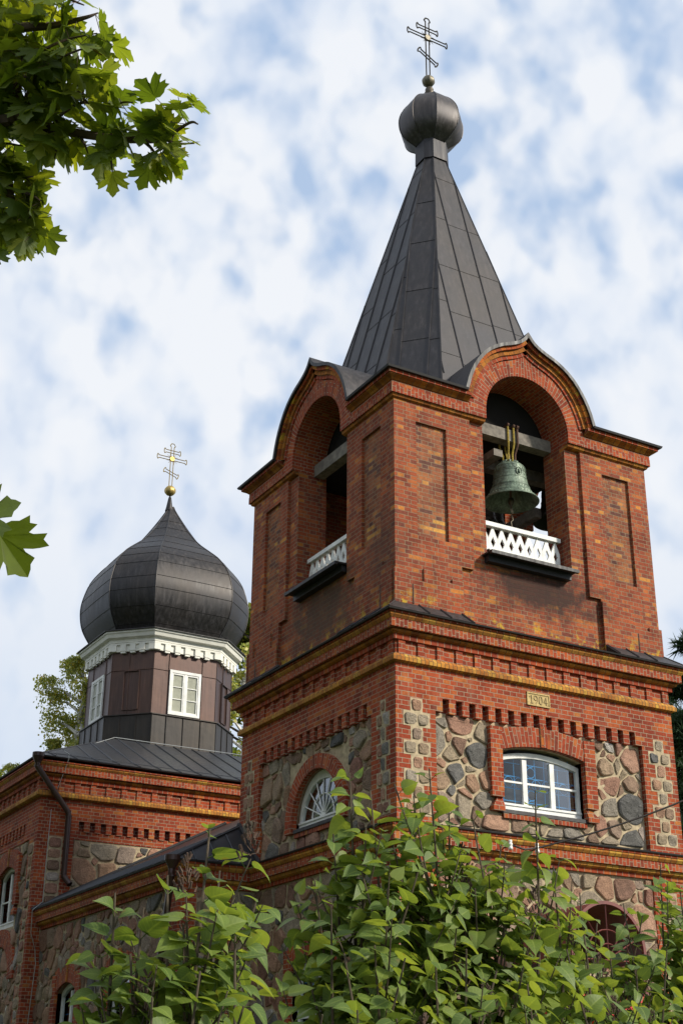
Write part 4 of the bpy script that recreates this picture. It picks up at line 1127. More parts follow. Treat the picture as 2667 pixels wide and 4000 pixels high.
for i in range(4): roof_line(e1[i], e2[i], .02); roof_line(e2[i], e3[i], .02)
q.tube([e2[0], e2[3]], .015, M_ROOF, 4)
put(q, 'roof_seams', nrf)
# drum, skirt, cornice, dome
DX, DY = 2.86, 17.08
q = MB(); q.loft([octo(DX, DY, 1.90, .94, 10.3), octo(DX, DY, 1.90, .94, 11.33), octo(DX, DY, 1.935, .957, 11.345), octo(DX, DY, 1.935, .957, 11.37), octo(DX, DY, 1.78, .93, 11.40)], M_SK, False)
sk = put(q, 'drum_skirt')
q = MB()
def face_seams(Rr, h, z0, z1, m, offs_c, offs_d, rad=.016):
    oc = octo(DX, DY, Rr, h, z0)
    for i in range(8):
        a, b = Vector(oc[i]), Vector(oc[(i+1) % 8]); L = (b-a).length; d = (b-a)/L
        mid = (a+b)/2; nrm_ = Vector((mid.x-DX, mid.y-DY, 0)).normalized()
        for f in (offs_c if i % 2 == 0 or True and abs(nrm_.x*nrm_.y) < .1 else offs_d):
            p_ = a+d*L*f+nrm_*rad*.4; q.tube([p_, p_+Vector((0, 0, z1-z0))], rad, m, 4, cap=False)
        q.tube([a, a+Vector((0, 0, z1-z0))], rad, m, 4, cap=False)
face_seams(1.90, .94, 10.3, 11.33, M_SK, (.22, .48, .75), (.33, .67)); put(q, 'standing_seams', sk)
q = MB(); q.loft([octo(DX, DY, 1.795, .935, 11.37), octo(DX, DY, 1.795, .935, 13.15)], M_DRUM, False); drm = put(q, 'drum')
q = MB(); face_seams(1.795, .935, 11.38, 13.12, M_DRUM, (.24, .765), (.42,), .014)
oc = octo(DX, DY, 1.80, .938, 12.62)
for i in range(8): q.tube([oc[i], oc[(i+1) % 8]], .009, M_DRUM, 4, cap=False)
put(q, 'standing_seams', drm)
def oct_side(Rr, h, i):
    oc = octo(DX, DY, Rr, h, 0); a, b = Vector(oc[i]), Vector(oc[(i+1) % 8]); mid = (a+b)/2; n = Vector((mid.x-DX, mid.y-DY, 0)).normalized()
    t_ = (b-a).normalized()
    return Side(tuple(a), tuple(t_), tuple(n), (b-a).length)
for i in range(8):
    S = oct_side(1.795, .935, i)
    if abs(S.n.x*S.n.y) < .1:
        c = S.L/2 - (.0 if i else 0); w0, w1, z0, z1 = c-.46, c+.46, 11.42, 12.66
        f = MB()
        f.box(S, w0, w0+.075, z0, z1, -.02, .05, M_WHITE); f.box(S, w1-.075, w1, z0, z1, -.02, .05, M_WHITE)
        f.box(S, w0+.075, w1-.075, z1-.075, z1, -.02, .05, M_WHITE); f.box(S, w0+.075, w1-.075, z0, z0+.06, -.02, .05, M_WHITE)
        wo = put(f, 'drum_window')
        f = MB()
        f.box(S, c-.035, c+.035, z0+.06, z1-.075, .004, .042, M_WHITE)
        for sg in (-1, 1):
            a0, a1 = (w0+.075, c-.035) if sg < 0 else (c+.035, w1-.075)
            for b_ in ((a0, a0+.035, z0+.06, z1-.075), (a1-.035, a1, z0+.06, z1-.075)): f.box(S, *b_, .004, .034, M_WHITE)
            f.box(S, a0+.035, a1-.035, z0+.06, z0+.11, .004, .034, M_WHITE); f.box(S, a0+.035, a1-.035, z1-.12, z1-.075, .004, .034, M_WHITE)
            for kk in (1, 2): zz_ = z0+.11+(z1-z0-.23)*kk/3; f.box(S, a0+.035, a1-.035, zz_-.01, zz_+.01, .004, .028, M_WHITE)
        put(f, 'glazing_bar', wo)
        f = MB(); f.face([S.P(w0+.08, z0+.06, .012), S.P(w1-.08, z0+.06, .012), S.P(w1-.08, z1-.08, .012), S.P(w0+.08, z1-.08, .012)], M_GLASS); put(f, 'pane', wo)
        f = MB(); f.box(S, w0+.08, w1-.08, z0+.06, z1-.08, .0005, .003, M_CURT); put(f, 'curtain', wo)
    else:
        c = S.L/2; f = MB(); w0, w1, z0, z1 = c-.21, c+.21, 11.52, 12.58
        fr_ = .02
        f.box(S, w0, w1, z1, z1+.02, -.01, .05, M_DRUM); f.box(S, w0-.02, w0, z0, z1+.02, -.01, .04, M_DRUM); f.box(S, w1, w1+.02, z0, z1+.02, -.01, .04, M_DRUM); f.box(S, w0, w1, z0-.015, z0, -.01, .03, M_DRUM)
        put(f, 'blind_panel', drm)
q = MB()
q.loft([octo(DX, DY, 1.80, .935, 13.14), octo(DX, DY, 1.86, .965, 13.14), octo(DX, DY, 1.86, .965, 13.36), octo(DX, DY, 1.915, .99, 13.38), octo(DX, DY, 1.915, .99, 13.47), octo(DX, DY, 2.02, 1.05, 13.50), octo(DX, DY, 2.06, 1.07, 13.60), octo(DX, DY, 2.09, 1.085, 13.61), octo(DX, DY, 2.09, 1.085, 13.66), octo(DX, DY, 1.7, .9, 13.66)], M_PLAST, False)
for i in range(8):
    S = oct_side(1.86, .965, i); n = 6 if S.L > 1.6 else 4; pt = (S.L-.16)/n
    for j in range(n+1):
        a = j*pt+.0; f0, f1 = a, a+.16
        q.box(S, f0 if j else -.02, f1 if j < n else S.L+.02, 13.145 if 0 < j < n else 13.15, 13.355, -.02, .045, M_PLAST)
        if 0 < j < n: q.box(S, f0+.01, f1-.01, 13.09, 13.146, -.05, .03, M_PLAST)
    q.box(S, -.02, S.L+.02, 13.325, 13.37, -.01, .048, M_PLAST)
put(q, 'drum_cornice')
q = MB(); q.loft([octo(DX, DY, 2.10, 1.09, 13.662), octo(DX, DY, 2.14, 1.11, 13.662), octo(DX, DY, 2.14, 1.11, 13.685), octo(DX, DY, 1.7, .9, 13.80)], M_EDGE, False); put(q, 'drum_roof_edge')
DP = [(1.72, 13.70), (1.80, 13.88), (1.92, 14.08), (2.06, 14.38), (2.12, 14.70), (2.14, 15.05), (2.07, 15.42), (1.94, 15.84), (1.66, 16.24), (1.47, 16.42), (1.20, 16.66), (1.0, 16.84), (.72, 17.17), (.38, 17.7), (.10, 18.20), (.07, 18.3)]
pf_ = smooth_prof(DP, 44)
def nearest(z): return min(range(len(pf_)), key=lambda i: abs(pf_[i][1]-z))
onion('onion_dome', DX, DY, pf_, .545, M_DOME, .012, sr=.017, hseam=[nearest(z) for z in (13.95, 14.35, 14.8, 15.25, 15.65, 16.0, 16.3, 16.62, 16.95, 17.3, 17.7)])
q = MB(); q.lathe((DX-.06, DY, 0), [(.125, 18.16), (.095, 18.3), (.045, 18.6), (.03, 18.62), (.025, 18.7)], M_DOME, 16); put(q, 'dome_spike', smooth=True)
cross(DX-.07, DY, 18.97, 19.90, 20.14, .97, .54, ((2.55, DY, 19.50), (3.02, DY, 19.34)), 20.42, M_GOLD, .175, M_GOLD, 18.83, .014, 'n')
# pipes
def pipe(pts, r, funnel, out=False, name='downpipe'):
    q = MB(); q.tube(pts, r, M_PIPE, 14, cap=not out); 
    o = put(q, name, smooth=True)
    q = MB(); fx, fy, fz = funnel
    q.lathe((fx, fy, 0), [(r+.004, fz-.14), (r+.02, fz-.10), (.125, fz-.01), (.135, fz), (.135, fz+.09), (.12, fz+.09), (.11, fz), (.03, fz-.08)], M_PIPE, 18); put(q, 'hopper', o, smooth=False)
    for p_ in pts[1:-1]:
        q = MB(); q.tube([Vector(p_)+Vector((0, 0, .012)), Vector(p_)-Vector((0, 0, .012))], r+.008, M_PIPE, 14); put(q, 'pipe_collar', o)
pipe([(-2.0, 12.02, 9.0), (-2.0, 12.02, 8.80), (-1.13, 12.20, 7.90), (-1.10, 12.20, 7.80), (-1.10, 12.20, 6.52), (-1.09, 12.19, 6.46), (-.99, 12.05, 6.28)], .065, (-2.0, 12.02, 9.02), True)
pipe([(-1.74, 4.56, 5.66), (-1.74, 4.56, 5.40), (-1.70, 4.70, 5.2), (-1.50, 5.50, 3.8), (-1.50, 5.52, 3.6), (-1.50, 5.52, .3)], .06, (-1.74, 4.56, 5.66))
# lightning cable: roof ridge, corner wire
q = MB()
q.tube([Vector(e1[0])+Vector((.45, 0, .08)), Vector(e2[0])+Vector((.4, .3, .05)), Vector(e3[0])+Vector((.02, .0, .04)), Vector(e3[3])+Vector((0, 0, .05))], .009, M_WIRE, 5)
q.tube([(-1.42, 12.0, 9.22), (-1.30, 11.98, 9.16), (-1.29, 11.99, 9.05), (-1.42, 12.2, 8.4)], .007, M_WIRE, 5)
q.tube([(-1.50, 12.27, 7.93), (-1.51, 12.27, 7.0), (-1.50, 12.27, 5.9), (-1.80, 12.0, 5.66), (-1.75, 12.1, 5.2), (-1.60, 12.2, 4.9), (-1.55, 12.2, 4.6), (-1.6, 12.2, 3.4), (-1.6, 12.2, .2)], .008, M_WIRE, 5)
put(q, 'lightning_cable')
# ------------------------------------------------------------------ bells
def bell(name, label, c, R0, H, m, group=None, clapper=True):
    o = thing(name, label, 'bell', (c[0], c[1], c[2]), group)
    q = MB(); out = [(0, 1.), (.38, 1.), (.47, .985), (.53, .94), (.555, .88), (.565, .80), (.59, .62), (.63, .45), (.70, .30), (.80, .16), (.90, .07), (.985, .02), (1., 0)]
    prof = [(r_*R0, z_*H) for r_, z_ in out]
    full_ = prof+[(R0*.985, -.012*H), (R0*.93, .0), (R0*.80, .10*H), (R0*.62, .30*H), (R0*.5, .6*H), (R0*.45, .9*H), (0.001, .93*H)]
    q.lathe((0, 0, 0), [(max(a, .001), b) for a, b in full_], m, 48)
    body = q.build('bell_body', smooth=True); body.parent = o
    q = MB()
    for z_ in (.055, .13, .16, .33, .36, .56, .76, .80, .90): 
        rr_ = np.interp(z_, [p_[1]/H for p_ in reversed(prof)], [p_[0] for p_ in reversed(prof)])
        q.lathe((0, 0, z_*H), [(rr_-.004, -.008), (rr_+.007, -.004), (rr_+.007, .004), (rr_-.004, .008)], m, 40)
    for zz_, hh_, n_ in ((.86, .035, 26), (.83, .02, 20), (.27, .03, 40), (.10, .03, 44), (.66, .02, 16)):
        rr_ = float(np.interp(zz_, [p_[1]/H for p_ in reversed(prof)], [p_[0] for p_ in reversed(prof)]))
        for k_ in range(n_):
            if random.random() < .25: continue
            an = 2*math.pi*k_/n_; ca, sa = math.cos(an), math.sin(an); wv = R0*.028
            q.hexa([(ca*(rr_+dx_)-sa*dy_, sa*(rr_+dx_)+ca*dy_, zz_*H+dz_) for dz_ in (-hh_*H*.7, hh_*H*.7) for dx_, dy_ in ((-.01, -wv), (.006, -wv), (.006, wv), (-.01, wv))], m)
    b2 = q.build('raised_bands'); b2.parent = o
    q = MB()
    for an in (0, 60, 120):
        ca, sa = math.cos(R_(an)), math.sin(R_(an))
        q.tube([(ca*R0*.28, sa*R0*.28, H), (ca*R0*.30, sa*R0*.30, H*1.07), (ca*R0*.12, sa*R0*.12, H*1.14), (-ca*R0*.12, -sa*R0*.12, H*1.14), (-ca*R0*.30, -sa*R0*.30, H*1.07), (-ca*R0*.28, -sa*R0*.28, H)], R0*.055, m, 8)
    cr_ = q.build('crown', smooth=True); cr_.parent = o
    if clapper:
        q = MB(); q.tube([(0, 0, .85*H), (0, 0, .12*H)], R0*.045, M_IRON, 8); q.lathe((0, 0, 0), [(.001, .14*H), (R0*.09, .10*H), (R0*.12, .02*H), (R0*.09, -.06*H), (R0*.035, -.10*H), (R0*.03, -.17*H), (.001, -.18*H)], M_CRD, 14)
        cl_ = q.build('clapper', smooth=True); cl_.parent = o
    return o
BX, BY, BZ = 2.88, .55, 12.0
bl_ = bell('church_bell', 'large verdigris bronze bell hanging from the timber beam in the front arch', (BX, BY, BZ), .525, .735, M_BELL)
q = MB()
# portrait medallion, oval and plain
md = []
dirv = Vector((CAM.x-BX, CAM.y-BY, 0)).normalized(); an0 = math.atan2(dirv.y, dirv.x)+R_(34)
ca, sa = math.cos(an0), math.sin(an0); rm = .31
def on_bell(u, v, d): return (ca*(rm+d)-sa*u, sa*(rm+d)+ca*u, .51+v*.9)
q.tube([on_bell(.055*math.cos(2*math.pi*i/20), .085*math.sin(2*math.pi*i/20), .004) for i in range(21)], .009, M_BELL, 6)
q.face([on_bell(.055*math.cos(2*math.pi*i/20), .085*math.sin(2*math.pi*i/20), .001) for i in range(20)], M_BELL)
q.tube([on_bell(0, -.05, .008), on_bell(0, .0, .012), on_bell(.0, .045, .008)], .02, M_BELL, 8)
mo = q.build('medallion', smooth=True); mo.parent = bl_
q = MB()
for dx_, m_ in ((-.10, M_YIRON), (.03, M_YIRON), (.12, M_IRON)):
    for yy_ in (-.14, .14):
        q.tube([(dx_, yy_, H_) for H_ in (1.51, 1.15)]+[(dx_*.7, yy_*.6, .96), (dx_*.7, yy_*.6, .76)], .019, m_, 6)
    q.tube([(dx_, -.17, 1.52), (dx_, .17, 1.52)], .020, M_IRON, 6); q.tube([(dx_-.02, -.15, 1.52), (dx_+.02, -.15, 1.52)], .032, M_IRON, 6)
so2 = q.build('hanging_strap'); so2.parent = bl_
q = MB(); q.tube([(0, 0, -.14), (.02, -.01, -.22), (-.01, 0, -.28)], .022, M_ROPE, 8); q.tube([(0, 0, -.26), (.03, 0, -.35), (-.02, 0, -.4), (.01, 0, -.62)], .01, M_ROPE, 6)
so3 = q.build('bell_rope', smooth=True); so3.parent = bl_
GB = 'bells hanging inside the belfry'
bell('church_bell', 'small dark bell behind the right end of the white railing', (4.05, 2.6, 12.45), .27, .40, M_CRD, None)
c_ = ray_y(2172, 2040, 3.0)
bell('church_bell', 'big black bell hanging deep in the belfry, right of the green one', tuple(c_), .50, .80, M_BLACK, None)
bell('church_bell', 'middle-sized dark bell half hidden behind the white railing', (3.50, 2.2, 12.20), .33, .46, M_CRD, None)
# ------------------------------------------------------------------ power cable
q = MB(); a, b = Vector((2.36, -.37, 5.53)), Vector((9.5, -9.2, 5.6))
a = Vector((1.84, -.37, 5.52)); p2 = Vector((2.36, -.38, 5.52))
e_ = ray_y(2720, 3105, -1.6)
pts = [a, Vector((2.1, -.38, 5.47)), p2]
for i in range(1, 13):
    f = i/12; pnt = p2.lerp(e_, f); pnt.z -= .10*4*f*(1-f)*.6; pts.append(pnt)
far = e_+(e_-p2)*3; far.z -= .2; pts.append(far)
q.tube(pts, .016, M_CABLE, 6); tag(q.build('power_cable', smooth=True), 'black power cable running from white insulators off to the right', 'cable')
# ------------------------------------------------------------------ ground
def gz(x, y): return 0.
q = MB(); N = 40; ext = 400
for i in range(N):
    for j in range(N):
        a = [(-ext+2*ext*(i+di)/N, -ext+2*ext*(j+dj)/N) for di, dj in ((0, 0), (1, 0), (1, 1), (0, 1))]
        q.face([(x, y, 0) for x, y in a], None if False else M_BARK)
m, t, p = mat('grass_ground'); P = pos(t); c = t.ramp(t.noise(P, .8, 6, .7), [(.3, (.035, .05, .015)), (.55, (.06, .09, .02)), (.75, (.11, .10, .045))]); t.link(c, p.inputs['Base Color']); p.inputs['Roughness'].default_value = .95; bump(t, p, t.noise(P, 30, 5), .8, .05)
q.mats = [m]
g = q.build('ground', fixn=True); g['kind'] = 'structure'
# ------------------------------------------------------------------ leaves
def leaf_faces(mb, base, direc, normal, size, outline, m, tint, fold=.25, curl=.25, wide=1.):
    d = direc.normalized(); n = (normal-d*normal.dot(d)).normalized(); s = d.cross(n)
    mid = []
    def pt(x, y):
        zf = abs(x)*fold - curl*(y*y) - (abs(x)**2)*fold*.4
        return base + s*(x*size*wide) + d*(y*size) + n*(zf*size)
    R_side = outline
    ys = sorted(set([0., .33, .66, 1.]))
    for sg in (1, -1):
        P = [pt(sg*x, y) for x, y in R_side]
        mids = [pt(0, y) for _, y in R_side]; U = [(1., y) for _, y in R_side]; UI = [(.5, y) for _, y in R_side]; UM = [(0., y) for _, y in R_side]
        inn = [pt(sg*x*.5, y) for x, y in R_side]
        for i in range(len(P)-1):
            f1 = [mids[i], inn[i], inn[i+1], mids[i+1]]; f2 = [inn[i], P[i], P[i+1], inn[i+1]]
            u1 = [UM[i], UI[i], UI[i+1], UM[i+1]]; u2 = [UI[i], U[i], U[i+1], UI[i+1]]
            if sg < 0: f1.reverse(); f2.reverse(); u1.reverse(); u2.reverse()
            mb.face(f1, m, u1, tint); mb.face(f2, m, u2, tint)
HEART = [(0.02, .03), (.17, -.05), (.33, .0), (.41, .14), (.42, .32), (.37, .50), (.27, .68), (.15, .84), (.05, .96), (.004, 1.06)]
MAP = [(0, .02), (.12, -.05), (.32, -.02), (.44, .06), (.66, .08), (.58, .20), (.68, .30), (.47, .34), (.54, .44), (.74, .54), (.62, .60), (.64, .76), (.48, .70), (.36, .64), (.22, .54), (.22, .70), (.30, .80), (.17, .86), (.12, .94), (0, 1.04)]
def maple_leaf(mb, base, direc, normal, size, m, tint, fold=.15, curl=.2):
    d = direc.normalized(); n = (normal-d*normal.dot(d)).normalized(); s = d.cross(n)
    def pt(x, y): return base + s*(x*size) + d*(y*size) + n*((abs(x)*fold-curl*(y*y+x*x*.5))*size)
    for sg in (1, -1):
        P = [pt(sg*x, y) for x, y in MAP]; hub = pt(0, .10)
        rx = [pt(0, max(.02, min(.95, y))) if x < .2 and y > .45 else hub for x, y in MAP]
        for i in range(len(P)-1):
            a, b = rx[i], rx[i+1]
            f = [a, P[i], P[i+1]] if (a-b).length < 1e-6 else [a, P[i], P[i+1], b]
            if sg < 0: f.reverse()
            mb.face(f, m, [(0, 0)]*len(f), tint)
def rvec(rng): 
    return Vector((rng.gauss(0, 1), rng.gauss(0, 1), rng.gauss(0, 1))).normalized()
def curve(pts, n=8):
    """Catmull-Rom through points"""
    P = [Vector(p_) for p_ in pts]; P = [P[0]*2-P[1]]+P+[P[-1]*2-P[-2]]; out = []
    for i in range(1, len(P)-2):
        for k_ in range(n):
            t_ = k_/n; a, b, c_, d_ = P[i-1:i+3]
            out.append(.5*((2*b)+(c_-a)*t_+(2*a-5*b+4*c_-d_)*t_*t_+(3*b-a-3*c_+d_)*t_**3))
    out.append(P[-2]); return out
# ---- lilac shrubs
def lilac(name, label, tips, basept, seed, leaf=.085, reach=.95, side=.8, nodegap=.065, seeds=5, spread=.55):
    rng = random.Random(seed)
    o = thing(name, label, 'lilac', basept, 'lilac shrubs in front of the church'); bx = Vector(basept)
    wd = MB(); lv = MB(); sds = []
    def leaves_on(path, total, gap, size, start=0., top=True):
        acc = 0.; ang = rng.uniform(0, 3.14); L = sum((b-a).length for a, b in zip(path, path[1:])); done = 0.
        nxt = start
        for a, b in zip(path, path[1:]):
            seg = (b-a).length; dv = (b-a).normalized()
            while nxt <= done+seg:
                p_ = a+dv*(nxt-done); ang += math.pi/2+rng.uniform(-.3, .3)
                ref = dv.cross(Vector((1, 0, 0)) if abs(dv.x) < .8 else Vector((0, 1, 0))).normalized(); rf2 = dv.cross(ref)
                for k_ in (0, 1):
                    if rng.random() < .14: continue
                    aa = ang+math.pi*k_; outv = ref*math.cos(aa)+rf2*math.sin(aa)
                    frac = nxt/max(L, .01); sz = size*rng.uniform(.72, 1.18)*(1. if frac < .9 else .7)
                    droop = rng.uniform(-1.0, .25) + .35*(frac-.5)
                    dirl = (outv+Vector((0, 0, 1))*droop+dv*.3+rvec(rng)*.3).normalized()
                    pet = p_+(outv*.6+dv*.5+dirl*.4).normalized()*rng.uniform(.018, .034)
                    wd.tube([p_, pet], .0016, M_LILAC, 3, cap=False)
                    nn = Vector((0, 0, .75))+SUN_DIR*.75+rvec(rng)*.55+outv*.15
                    if abs(nn.normalized().dot(dirl)) > .93: nn += Vector((.7, .2, 0))
                    leaf_faces(lv, pet, dirl, nn, sz, HEART, M_LILAC, (rng.random(), rng.random(), 0), rng.uniform(.0, .5), rng.uniform(-.05, .6), rng.uniform(1.0, 1.2))
                nxt += gap*rng.uniform(.75, 1.3)
            done += seg
    for ti, tip in enumerate(tips):
        tip = Vector(tip); base = bx+Vector((rng.uniform(-.35, .35), rng.uniform(-.35, .35), 0))
        midp = base.lerp(tip, .6)+Vector((rng.uniform(-.12, .12), rng.uniform(-.12, .12), rng.uniform(.0, .15)))
        jt_ = .10
        low_ = Vector((base.x*.25+tip.x*.75, base.y*.25+tip.y*.75, base.z*.45+tip.z*.55))
        path = curve([base, low_+Vector((rng.uniform(-.05, .05), rng.uniform(-.05, .05), 0)), (low_+tip)/2+Vector((rng.uniform(-jt_, jt_), rng.uniform(-jt_, jt_), 0)), tip], 8)
        wd.tube(path, .013, M_TWIG, 6, r1=.0028)
        # leafy end of the stem
        tot = 0.; k_ = len(path)-1
        while k_ > 0 and tot < reach: tot += (path[k_]-path[k_-1]).length; k_ -= 1
        end = path[k_:]
        leaves_on(end, tot, nodegap, leaf)
        # the pair that closes the tip
        # side shoots
        n = rng.randint(5, 7)
        for _ in range(n):
            f = rng.uniform(.0, .65); i0 = k_+int((len(path)-1-k_)*f); st_ = path[i0]
            dv = (tip-path[k_]).normalized(); ov_ = rvec(rng); ov_.z = abs(ov_.z)*.4; ov_ = (ov_+dv*.7).normalized()
            L = rng.uniform(.18, .5)*side
            q_ = [st_, st_+ov_*L*.5+Vector((0, 0, .02)), st_+ov_*L*.9+Vector((0, 0, .06+L*.2))]
            pth = curve(q_, 5); wd.tube(pth, .0048, M_TWIG, 5, r1=.002)
            leaves_on(pth, L, nodegap*.85, leaf*.92, start=.04)
            if seeds and rng.random() < .09:
                sd = MB(); sds.append(sd); e0 = pth[-1]; dd_ = (pth[-1]-pth[-2]).normalized()
                for s_ in range(34):
                    h_ = rng.uniform(0, .10); rr_ = (.10-h_)*.38; a_ = rng.uniform(0, 6.28)
                    c_ = e0+Vector((math.cos(a_)*rr_, math.sin(a_)*rr_, h_)); sd.tube([c_, c_+Vector((math.cos(a_)*.009, math.sin(a_)*.009, .016))], .0032, M_SEED, 4)
                    if s_ % 3 == 0: sd.tube([e0+Vector((0, 0, h_*.6)), c_], .0012, M_SEED, 3)
    a = wd.build('branch', smooth=False, fixn=False); b = lv.build('foliage', fixn=False)
    for f in b.data.polygons: f.use_smooth = True
    kids = [a, b]+[q_.build('seed_head', fixn=False) for q_ in sds]
    for x in kids: x.data.transform(Matrix.Translation(-bx)); x.parent = o
    return o
def D(x, y, d): return at(x*1.7009, y*1.7009, d)
rt = random.Random(3)
left = [(265, 2050, 3.9), (330, 2085, 3.9), (385, 2010, 4.1), (482, 1905, 4.0), (505, 2000, 4.1), (590, 2065, 4.2), (300, 2190, 3.8), (420, 2120, 3.8), (540, 2150, 3.8), (460, 2230, 3.7), (350, 2290, 3.6), (560, 2310, 3.6), (490, 2380, 3.5), (400, 2400, 3.5)]
left = [(x, y, d) for x, y, d in left]
mid = [(722, 2020, 5.0), (765, 1915, 5.1), (803, 1775, 5.2), (850, 1815, 5.3), (905, 1800, 5.2), (950, 1830, 5.4), (985, 1765, 5.3), (1030, 1850, 5.5), (1085, 1880, 5.4), (1150, 1940, 5.6), (1228, 1815, 5.4), (1270, 1990, 5.6), (1330, 2050, 5.8),
       (760, 2080, 4.8), (830, 2000, 5.0), (890, 2040, 5.0), (960, 2000, 5.0), (1020, 2060, 5.1), (1090, 2040, 5.1), (1160, 2090, 5.2), (1230, 2130, 5.2), (1300, 2180, 5.3),
       (790, 2190, 4.6), (860, 2170, 4.7), (930, 2200, 4.6), (1000, 2210, 4.7), (1070, 2180, 4.8), (1140, 2230, 4.8), (1210, 2260, 4.9), (740, 2330, 4.5), (820, 2320, 4.4), (910, 2340, 4.4), (990, 2350, 4.5), (1080, 2330, 4.5), (1170, 2370, 4.6), (900, 1930, 5.2), (1060, 1960, 5.3), (840, 1900, 5.1)]
right = [(1370, 2120, 6.6), (1430, 2075, 6.8), (1475, 2100, 6.8), (1515, 1985, 7.0), (1560, 2040, 7.0), (1400, 2200, 6.4), (1460, 2220, 6.4), (1530, 2180, 6.5), (1340, 2260, 6.2), (1420, 2300, 6.2), (1500, 2320, 6.2), (1570, 2290, 6.3), (1290, 2330, 6.0), (1370, 2380, 6.0), (1600, 2150, 6.8), (1640, 2060, 7.), (1660, 2250, 6.6), (1460, 2400, 6.0), (1550, 2400, 6.0)]
def mk(ls): return [D(x, y, d) for x, y, d in ls]
def ground_under(x, y, d): q_ = D(x, y, d); return (q_.x, q_.y, 0)
lilac('lilac_shrub', 'nearest lilac shrub, large leaves over the lower left walls', mk(left), ground_under(430, 2300, 3.9), 11, .078, .62, .5, .06)
lilac('lilac_shrub', 'tall dense lilac shrub in front of the tower corner', mk(mid), ground_under(950, 2300, 5.2), 12, .082, 1.0, .85, .058)
lilac('lilac_shrub', 'farther lilac shrub in front of the right side of the porch', mk(right), ground_under(1480, 2300, 6.8), 13, .084, .95, .9, .06)
